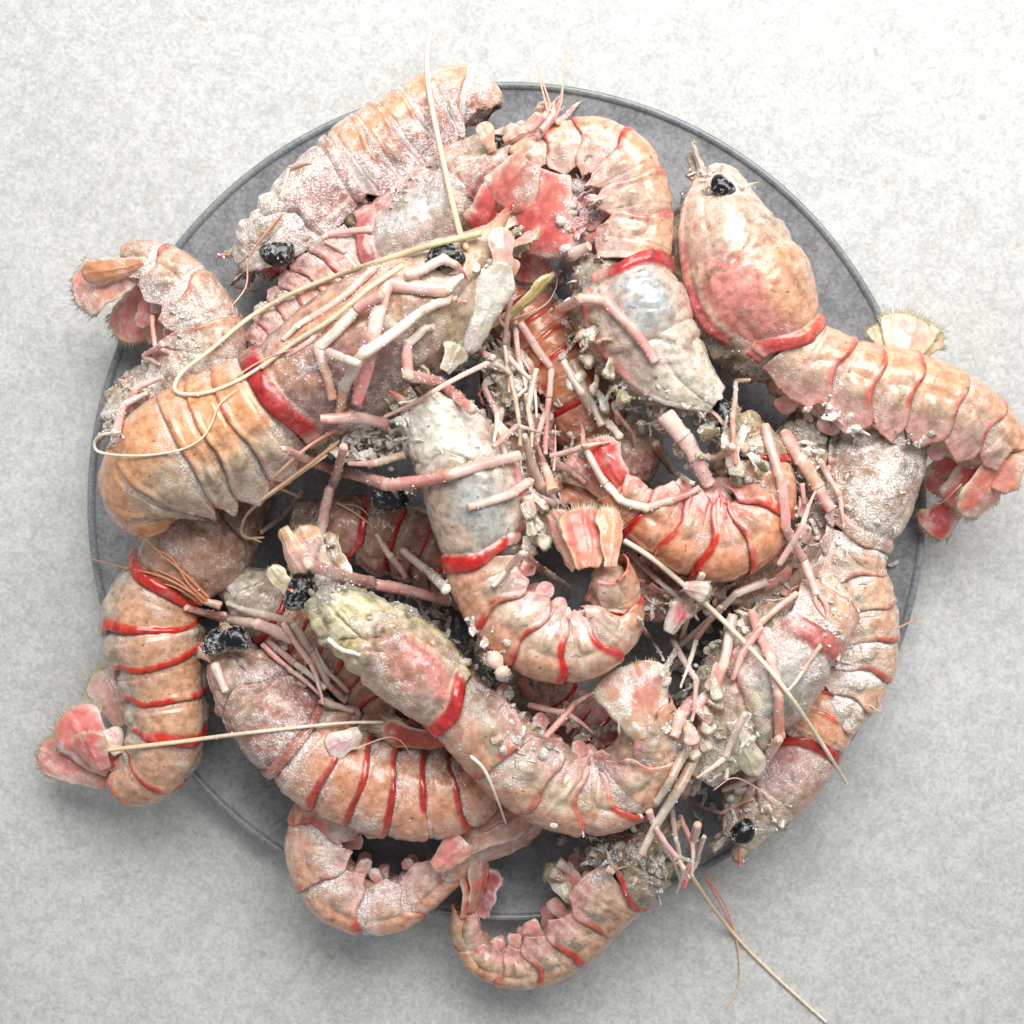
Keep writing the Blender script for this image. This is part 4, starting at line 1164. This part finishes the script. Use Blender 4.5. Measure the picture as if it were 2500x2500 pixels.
eye(B['top_left'], 678, 616, hz(678, 616, -.001), 34, 10)
eye(B['pink_second'], 1214, 344, hz(1214, 344, -.001), 20, 0)
eye(B['big_orange'], 1086, 632, hz(1086, 632, 0), 38, 190, 1.45, (1090, 690))
eye(B['top_curl'], 1754, 1010, .050, 36, 90, 1.25, (1740, 960))
eye(B['right_top'], 1765, 455, hz(1765, 455, 0.0), 28, -40, 1.3, (1730, 470))
eye(B['centre_white'], 950, 1218, .058, 42, 185, 1.25, (1010, 1190))
eye(B['lower_green'], 728, 1446, .060, 38, 70, 1.4, (790, 1450))
eye(B['low_orange'], 522, 1568, .044, 30, 60, 1.3)
eye(B['low_orange'], 574, 1563, .046, 34, 170, 1.3)
eye(B['right_low'], 1812, 2030, .042, 30, 45, 1.3, (1840, 2010))
eye(B['bottom_dark'], 1700, 2030, .034, 18, 45, 1.2)

# ------------------------------------------------------------------ legs
g = B['deep_orange']
leg(g, [(1247, 724), (1231, 841), (1245, 960)], 'gbb', 10)
leg(g, [(1258, 786), (1270, 891), (1285, 949), (1262, 970)], 'rrw', 9, claw=False)
leg(g, [(1270, 786), (1347, 899), (1340, 972), (1332, 1110)], 'rrp', 13)
leg(g, [(1258, 790), (1274, 725)], 'pR', [8, 1])
leg(g, [(1190, 720), (1232, 800)], 'RR', [2, 6])
g = B['ventral_mid']
leg(g, [(1145, 890), (1200, 885), (1247, 912), (1258, 970), (1270, 1090)], 'cwbm', 10)
leg(g, [(1160, 850), (1205, 874)], 'rr', 16)
leg(g, [(1285, 960), (1300, 1040), (1290, 1130)], 'mgg', 9)
leg(g, [(1330, 1010), (1310, 1080), (1315, 1180)], 'gmm', 9)
leg(g, [(1225, 1000), (1215, 1060), (1240, 1130)], 'gww', 12)
g = B['top_left']
leg(g, [(760, 395), (705, 410), (684, 482)], 'rb', 7)
leg(g, [(910, 560), (800, 572), (788, 580)], 'rr', 11)
leg(g, [(845, 615), (793, 590)], 'rr', 9)
antenna(g, [(690, 520), (625, 600), (606, 640), (600, 700), (564, 750)], 4, ORANGE, ROSE)
antenna(g, [(575, 700), (630, 712)], 5, BROWN, BEIGE)
g = B['pink_second']
leg(g, [(915, 655), (850, 715), (760, 775), (720, 800), (690, 830)], 'rrww', 12)
leg(g, [(820, 770), (760, 830), (700, 870)], 'pp', 10)
for q in ([(1330, 310), (1345, 270), (1325, 200), (1305, 140)], [(1340, 300), (1368, 240), (1378, 170), (1386, 120)],
          [(1345, 310), (1370, 250), (1374, 190)], [(1335, 320), (1338, 280), (1322, 210), (1318, 170)]):
    antenna(g, q, (5, 1.6), PINK, CREAM, lift=0.002, win=12)
for q in ([(1290, 320), (1330, 285), (1368, 232)], [(1310, 335), (1345, 295), (1380, 262)], [(1320, 320), (1350, 280), (1356, 250)], [(1360, 300), (1400, 262), (1422, 246)]):
    leg(g, q, 'ppo', [12, 9, 1.5], name='mouthpart')
pblade(g, 1230, 345, .046, 1345, 290, .050, 26, 20, name='antenna_scale', col=c(222, 170, 150), core=PINK, edge=MOSS, fringe=.3)
pblade(g, 1205, 370, .046, 1175, 300, .048, 20, 10, name='antenna_scale', col=c(222, 180, 156), core=ORANGE, fringe=0)

g = B['left_tail']
leg(g, [(372, 770), (380, 850), (415, 862)], 'obr', 9)
leg(g, [(300, 1010), (330, 950), (400, 920)], 'pr', 14)
leg(g, [(280, 1060), (300, 990), (360, 960)], 'rr', 14)
leg(g, [(400, 840), (350, 870), (390, 890)], 'pp', 10)

g = B['low_orange']
leg(g, [(716, 1562), (623, 1522), (530, 1505), (452, 1484)], 'rrpp', [19, 17, 15, 9], claw=False)
leg(g, [(716, 1522), (640, 1500), (553, 1472)], 'wwr', [12, 11, 8])
leg(g, [(553, 1500), (505, 1498), (462, 1492)], 'pp', [9, 7, 2])
leg(g, [(716, 1522), (762, 1590), (800, 1670), (845, 1712)], 'wrr', 15)
leg(g, [(654, 1560), (720, 1620), (795, 1682)], 'rw', 13)
leg(g, [(640, 1572), (715, 1640), (784, 1698)], 'pp', 9)
leg(g, [(782, 1708), (864, 1736)], 'ww', 13)
leg(g, [(524, 1620), (552, 1690)], 'ww', 16)
leg(g, [(800, 1560), (840, 1590), (880, 1600)], 'ww', 9)
for q in ([(505, 1468), (400, 1410), (300, 1385), (212, 1362)], [(512, 1462), (450, 1400), (390, 1350), (346, 1306)], [(500, 1475), (440, 1420), (380, 1390)],
          [(508, 1470), (460, 1425), (420, 1365), (360, 1330)], [(495, 1478), (440, 1440), (400, 1425)]):
    antenna(g, q, (5, 2), c(206, 130, 96), c(206, 150, 110), lift=0.001)
leg(g, [(540, 1480), (500, 1468)], 'oo', [16, 10])
antenna(g, [(938, 1763), (829, 1766), (600, 1790), (430, 1812), (258, 1832)], (4.5, 7.5), c(240, 232, 220), c(232, 200, 160))
pblade(g, 880, 1790, hz(850, 1800, .001), 800, 1830, hz(820, 1820, .001), 34, 0, name='shell_flap', col=WHITE, core=c(206, 160, 170), edge=CREAM, fringe=0)

g = B['bottom_dark']
leg(g, [(1584, 1978), (1612, 2046), (1663, 2149)], 'rrr', 11)
leg(g, [(1640, 1960), (1650, 2050), (1668, 2140)], 'ww', 10)
leg(g, [(1703, 2012), (1690, 2090), (1672, 2148)], 'rpd', [15, 14, 10], claw=True)
leg(g, [(1720, 2040), (1700, 2110), (1680, 2140)], 'ww', 8)
leg(g, [(1640, 2080), (1670, 2120), (1650, 2180)], 'cw', 9)
antenna(g, [(1682, 2128), (1740, 2215), (1812, 2303), (1900, 2390), (2019, 2497)], (6.5, 5), c(226, 190, 150), c(236, 226, 206), lift=.0003, win=9)
antenna(g, [(1705, 2122), (1760, 2190), (1795, 2280), (1806, 2370), (1798, 2420), (1768, 2465)], (4.5, 2), PINK, CREAM, lift=.0003, win=9)
antenna(g, [(1715, 2130), (1760, 2210), (1790, 2270)], (4, 2), PINK, PINK, lift=.0003, win=9)
for x, y, r_ in ((1360, 2105, 30), (1350, 2130, 26), (1480, 2120, 18), (1440, 2080, 16)):
    leg(g, [(x, y), (x + r_, y + r_ * 0.6)], 'mw', r_ * 0.75, name='mouthpart')
pblade(g, 1400, 2200, hz(1400, 2180, -.004), 1345, 2110, .026, 34, 20, name='antenna_scale', col=MOSS, core=WHITE, edge=OLIVE, fringe=.4)

g = B['right_curl']
leg(g, [(1873, 1420), (1795, 1451), (1655, 1580), (1616, 1650)], 'www', 14)
leg(g, [(1790, 1500), (1783, 1541), (1764, 1630), (1702, 1832), (1655, 1929), (1565, 2086)], 'grobg', [17, 17, 16, 17, 16, 11])
leg(g, [(1834, 1490), (1880, 1603), (1902, 1700), (1904, 1801)], 'ppo', [13, 17, 16, 16])
leg(g, [(1904, 1801), (1849, 1894), (1764, 1929)], 'rr', [15, 13, 8])
leg(g, [(1946, 1448), (1857, 1521), (1810, 1600)], 'opp', [10, 10, 12])
leg(g, [(1860, 1530), (1810, 1600), (1788, 1660)], 'pp', [12, 11, 7])
leg(g, [(2005, 1575), (1960, 1640), (1920, 1690)], 'bb', 8)
leg(g, [(1537, 1347), (1610, 1420), (1689, 1494)], 'gg', 11, lift=-.004)
leg(g, [(1558, 1510), (1590, 1560), (1620, 1612)], 'gg', 8)
leg(g, [(1715, 1400), (1680, 1500), (1662, 1560)], 'bo', 12)
leg(g, [(1690, 1710), (1660, 1750), (1645, 1800)], 'pd', [18, 20, 14])
leg(g, [(1680, 1820), (1640, 1900), (1600, 1960)], 'mg', 16)
leg(g, [(1840, 1950), (1760, 1985), (1690, 1960)], 'oo', [4, 5, 6], name='feeler')
antenna(g, [(1522, 1319), (1580, 1355), (1638, 1401), (1760, 1510), (1887, 1645), (1990, 1790), (2067, 1913)], (9, 6), c(226, 214, 196), c(238, 224, 198))
antenna(g, [(2180, 1540), (2215, 1522), (2250, 1505)], 4, ROSE, ORANGE)
pblade(g, 1790, 1760, hz(1790, 1760, .001), 1850, 1890, hz(1840, 1870, -.001), 34, 10, name='shell_flap', col=WHITE, core=c(222, 214, 180), edge=ROSE, fringe=0, bend=.05, frost=.5)
pass
for k in range(9):
    x, y = rng.uniform(1630, 1760), rng.uniform(1560, 1830)
    pblade(g, x, y, hz(x, y, -.001), x + rng.uniform(-40, 40), y + rng.uniform(20, 70), hz(x, y, .001), rng.uniform(12, 24), rng.uniform(-50, 50), name='gill',
           col=[MOSS, ROSE, WHITE, SAND][k % 4], core=[WHITE, PINK, MOSS, ROSE][k % 4], edge=OLIVE, fringe=.3, frost=.6)

g = B['right_orange']
leg(g, [(1867, 1036), (1906, 1164), (1918, 1288), (1960, 1366), (1995, 1455)], 'pdpr', [15, 17, 16, 15, 13], claw=True)
leg(g, [(1914, 1054), (1958, 1128), (1998, 1190), (2030, 1246)], 'pop', [20, 22, 22, 15])
leg(g, [(1958, 1180), (1965, 1230)], 'pp', 9)
leg(g, [(1425, 1085), (1479, 1183), (1514, 1222), (1580, 1240), (1640, 1222), (1708, 1191)], 'wwwrp', [10, 13, 13, 13, 11, 10])
leg(g, [(1343, 1114), (1420, 1092), (1491, 1079)], 'ro', [9, 9, 3])
leg(g, [(1350, 1128), (1395, 1150), (1430, 1180)], 'rp', 13)
leg(g, [(1425, 1090), (1418, 1030)], 'pR', [10, 4])
leg(g, [(1352, 1150), (1356, 1035)], 'RR', [5, 1])
for k in range(10):
    x, y = rng.uniform(1750, 1860), rng.uniform(1040, 1150)
    pblade(g, x, y, hz(x, y, -.001), x + rng.uniform(-40, 40), y + rng.uniform(-20, 60), hz(x, y, .001), rng.uniform(10, 20), rng.uniform(-50, 50), name='gill',
           col=[MOSS, OLIVE, WHITE, SAND][k % 4], core=[OLIVE, MOSS, MOSS, ROSE][k % 4], edge=OLIVE, fringe=.5, frost=.6)

g = B['top_curl']
leg(g, [(1361, 756), (1419, 729), (1477, 733), (1535, 791), (1601, 885)], 'rppp', [14, 16, 17, 16, 14])
leg(g, [(1623, 1010), (1669, 1067), (1700, 1120), (1731, 1185)], 'wrrr', [30, 27, 24, 20])
leg(g, [(1832, 927), (1796, 931), (1789, 1016), (1797, 1133)], 'bbo', [6, 8, 8, 7])
leg(g, [(1425, 966), (1470, 1020), (1514, 1067)], 'wg', [17, 15, 12])
leg(g, [(1400, 880), (1430, 960), (1470, 1040)], 'mg', 18)
leg(g, [(1500, 1000), (1545, 1060), (1552, 1100)], 'dr', [9, 6, 1])
leg(g, [(1600, 1080), (1640, 1150), (1690, 1180)], 'bg', 14)
leg(g, [(1790, 1090), (1750, 1120), (1700, 1110)], 'bm', 14)
leg(g, [(1380, 650), (1400, 620), (1440, 600)], 'rr', [24, 20, 14])
for k in range(12):
    x, y = rng.uniform(1370, 1470), rng.uniform(780, 960)
    x += (y - 780) * 0.25
    pblade(g, x, y, hz(x, y, -.001), x + rng.uniform(-40, 40), y + rng.uniform(-20, 60), hz(x, y, .001), rng.uniform(10, 20), rng.uniform(-50, 50), name='gill',
           col=[MOSS, OLIVE, WHITE, SAND][k % 4], core=[OLIVE, WHITE, MOSS, ROSE][k % 4], edge=OLIVE, fringe=.5, frost=.6)

g = B['big_orange']
leg(g, [(905, 800), (870, 988)], 'pd', [21, 15])
leg(g, [(870, 988), (913, 813), (945, 690), (1085, 708), (1128, 672)], 'dprww', [16, 22, 22, 20, 10])
leg(g, [(935, 720), (870, 755), (777, 850), (790, 890), (812, 975)], 'pwro', [14, 16, 16, 15, 12])
leg(g, [(1105, 728), (1029, 759), (886, 864), (839, 949), (822, 1030)], 'wwwo', [14, 14, 17, 17, 12])
leg(g, [(1107, 730), (1142, 738)], 'oR', [9, 1])
leg(g, [(990, 674), (1040, 655), (1084, 632), (1110, 645), (1145, 682)], 'wwrR', [13, 14, 14, 11, 2])
leg(g, [(1060, 800), (1037, 802), (994, 841), (998, 918), (1080, 934), (1157, 1003)], 'wwppd', [10, 12, 13, 16, 17, 14])
leg(g, [(800, 860), (850, 880), (880, 890)], 'gw', 16)
antenna(g, [(1175, 569), (1050, 600), (888, 651), (740, 705), (616, 771), (520, 850), (450, 905), (426, 945), (445, 962), (507, 958), (585, 927), (660, 880)], (10, 5), c(214, 198, 160), c(238, 222, 200))
antenna(g, [(1050, 78), (1042, 150), (1052, 247), (1090, 430), (1121, 560), (1140, 610)], (8, 9), c(236, 226, 214), c(230, 196, 160), lift=.002)
antenna(g, [(985, 647), (900, 705), (810, 779), (720, 835), (636, 899)], (8, 6), c(232, 214, 186), c(232, 214, 186))
antenna(g, [(294, 1055), (244, 1064), (230, 1088), (250, 1106), (333, 1113), (430, 1101), (488, 1074), (516, 1035), (535, 989), (580, 950)], (5, 2.5), c(236, 226, 210), c(232, 210, 180))
pblade(g, 1225, 700, hz(1200, 700), 1222, 555, hz(1215, 600, .003), 36, 20, name='antenna_scale', col=c(214, 180, 160), core=ROSE, edge=CREAM, fringe=.15, frost=.6)
pblade(g, 1140, 860, hz(1140, 850, -.002), 1232, 640, hz(1215, 660, .001), 46, 8, name='antenna_scale', col=c(206, 208, 186), core=c(226, 224, 210), edge=MOSS, fringe=0.1, frost=.85, bend=.03, blunt=.5)
pblade(g, 1190, 800, .052, 1345, 672, .052, 22, 60, name='antenna_scale', col=c(186, 170, 110), core=c(190, 176, 120), edge=c(206, 196, 130), fringe=.5, frost=.3)
pblade(g, 1235, 690, .058, 1250, 630, .060, 24, 10, name='antenna_scale', col=CREAM, core=ORANGE, edge=WHITE, fringe=0)
pblade(g, 1085, 905, hz(1085, 905, -.001), 1120, 845, hz(1110, 850, .002), 34, 30, name='mouthpart', col=c(196, 200, 184), core=MOSS, edge=WHITE, fringe=.3, frost=.5)

g = B['centre_white']
leg(g, [(690, 1094), (820, 1150), (948, 1184), (1099, 1159), (1270, 1112)], 'ppdr', [10, 17, 19, 17, 15])
leg(g, [(1297, 1174), (1250, 1205), (1142, 1238)], 'rp', [14, 14, 11])
leg(g, [(1202, 1433), (1240, 1390), (1277, 1352), (1330, 1395), (1393, 1438)], 'wrob', [7, 11, 11, 11, 9])
leg(g, [(781, 1022), (860, 1018), (944, 1035)], 'pp', [12, 19, 16], name='mouthpart')
leg(g, [(850, 1130), (920, 1130), (990, 1110)], 'rb', [6, 12, 13], name='mouthpart')
leg(g, [(936, 1019), (1060, 955), (1192, 887)], 'br', [5, 7, 8], name='feeler', lift=.002)
leg(g, [(806, 1200), (840, 1090)], 'rw', [15, 13])
leg(g, [(1280, 1060), (1320, 1190), (1360, 1230)], 'mw', [10, 16, 12])
leg(g, [(1309, 1069), (1325, 1130), (1350, 1200)], 'Row', [2, 11, 20])
leg(g, [(1300, 1200), (1350, 1230)], 'ww', [3, 14])
leg(g, [(1305, 1310), (1335, 1325)], 'ww', [22, 20], name='leg_stump')
leg(g, [(1210, 1060), (1230, 1045)], 'cc', [30, 26], name='leg_stump')
leg(g, [(1290, 1210), (1300, 1250)], 'rm', [22, 18], name='leg_stump')
antenna(g, [(830, 1045), (760, 1085), (690, 1145), (663, 1175), (680, 1190), (735, 1215)], (6, 4), PINK, CREAM)
antenna(g, [(830, 1075), (760, 1130), (624, 1233), (590, 1285), (600, 1312), (647, 1312)], (6, 4), c(224, 176, 150), CREAM)
antenna(g, [(800, 1110), (700, 1180), (610, 1250), (592, 1300), (640, 1325)], (4, 2.5), CREAM, CREAM)
leg(g, [(740, 1200), (690, 1260), (635, 1300)], 'rr', [10, 9, 8])
for k in range(8):
    x, y = rng.uniform(1270, 1310), rng.uniform(1120, 1330)
    pblade(g, x, y, hz(x, y, -.002), x + rng.uniform(0, 40), y + rng.uniform(10, 50), hz(x, y, -.001), rng.uniform(10, 18), rng.uniform(-50, 50), name='gill',
           col=[MOSS, OLIVE, WHITE, SAND][k % 4], core=[OLIVE, WHITE, MOSS, ROSE][k % 4], edge=OLIVE, fringe=.4, frost=.6)

g = B['lower_green']
leg(g, [(806, 1190), (786, 1285), (751, 1376), (910, 1425), (1100, 1472)], 'rrpp', [15, 18, 17, 20, 15])
leg(g, [(918, 1303), (955, 1360), (990, 1410)], 'wrp', [5, 11, 9])
leg(g, [(980, 1340), (1040, 1390), (1090, 1440)], 'ww', [12, 14, 14])
leg(g, [(1175, 1600), (1210, 1612)], 'rw', [26, 24], name='leg_stump')
leg(g, [(1225, 1640), (1240, 1655)], 'ww', [22, 20], name='leg_stump')
leg(g, [(1270, 1660), (1300, 1700), (1345, 1740)], 'pd', [18, 16, 12])
leg(g, [(1200, 1810), (1225, 1800)], 'cw', [10, 14])
pblade(g, 690, 1290, .056, 745, 1400, .058, 34, 20, name='antenna_scale', col=c(206, 172, 130), core=ROSE, edge=c(214, 150, 120), fringe=.2, frost=.3)
pblade(g, 800, 1410, .060, 730, 1290, .054, 44, 5, name='antenna_scale', col=SAND, core=ORANGE, edge=MOSS, fringe=.2, frost=.5)
pblade(g, 850, 1410, .058, 790, 1310, .050, 34, -20, name='antenna_scale', col=SAND, core=MOSS, edge=MOSS, fringe=.3, frost=.6)
pblade(g, 720, 1460, .058, 660, 1385, .060, 24, 10, name='antenna_scale', col=c(216, 214, 176), core=MOSS, edge=CREAM, fringe=.1, frost=.4)
antenna(g, [(1147, 1844), (1182, 1879), (1213, 1949), (1236, 2012)], (6, 3), c(236, 226, 214), c(236, 226, 214))
antenna(g, [(820, 1225), (870, 1255), (915, 1290)], (3, 2), CREAM, CREAM)

for key, rows in (('ventral_mid', [((1180, 940), (1215, 1010), (1205, 1080), 'rw', 9), ((1240, 870), (1300, 930), (1310, 1020), 'ww', 8), ((1310, 900), (1290, 1000), (1300, 1090), 'gb', 9),
                                   ((1375, 880), (1420, 960), (1440, 1010), 'gm', 12), ((1205, 1090), (1260, 1040), (1330, 1060), 'pw', 8)]),
                  ('right_curl', [((1640, 1560), (1700, 1660), (1690, 1760), 'wp', 11), ((1760, 1480), (1700, 1560), (1660, 1680), 'rw', 10), ((1820, 1740), (1770, 1850), (1700, 1900), 'wr', 11)]),
                  ('low_orange', [((690, 1520), (760, 1620), (790, 1720), 'rp', 10), ((850, 1690), (800, 1640), (770, 1580), 'ww', 8)]),
                  ('gap_low', [((1290, 1720), (1380, 1740), (1450, 1790), 'pd', 10), ((1330, 1800), (1400, 1720), (1450, 1690), 'dp', 10)]),
                  ('gap_right', [((1900, 1380), (1960, 1280), (1990, 1200), 'rp', 10), ((2000, 1120), (2050, 1210), (2060, 1290), 'bp', 10)]),
                  ('bottom_dark', [((1600, 2020), (1650, 2090), (1700, 2110), 'rw', 9), ((1660, 1990), (1690, 2060), (1690, 2140), 'pr', 9)])):
    for a_, b_, c_, cl, w in rows:
        leg(B[key], [a_, b_, c_], cl, [w, w * 0.95, w * 0.35])
for key, pts_, w in (('top_curl', [(1250, 780), (1330, 745), (1360, 690), (1345, 640)], 3), ('right_top', [(2350, 1180), (2290, 1230), (2255, 1180)], 2.5),
                     ('right_sand', [(2120, 1720), (2150, 1735), (2140, 1690)], 2.5), ('big_orange', [(560, 930), (640, 880), (720, 850)], 3),
                     ('lower_green', [(815, 1230), (880, 1240), (930, 1300)], 2.5), ('low_orange', [(860, 1830), (960, 1800), (1010, 1850)], 2.5),
                     ('right_curl', [(1900, 1960), (1800, 1900), (1740, 1930)], 3)):
    antenna(B[key], pts_, (w, w * 0.5), CREAM, ROSE)

# loose chips of shell lying between the animals
def chip(label, x, y, hw, ang, col, core, z=None):
    z = hz(x, y, 0.0008) if z is None else z
    bs = Beast(label, tuple(P(x, y, z)), 'shell_chip', 'shell chip', None)
    dx, dy = math.cos(R(ang)) * hw * 1.2, math.sin(R(ang)) * hw * 1.2
    pblade(bs, x - dx, y - dy, z, x + dx, y + dy, z + 0.001, hw, 15, name='flake', col=col, core=core, edge=OLIVE, fringe=0.4, frost=.4)
    bs.dens = 0.6
    BEASTS.append(bs)


chip('small white and pink shell chip in the dark gap right of centre', 1652, 1508, 34, -60, WHITE, c(214, 70, 90))
chip('pale broken shell chip beside the raised tail fan', 1700, 1440, 26, 20, ROSE, WHITE)

for b in BEASTS:
    b.frost(b.dens)
tot = sum(len(o.data.polygons) for o in scene.objects if o.type == 'MESH')
print('POLYS', tot, 'OBJECTS', len(scene.objects))
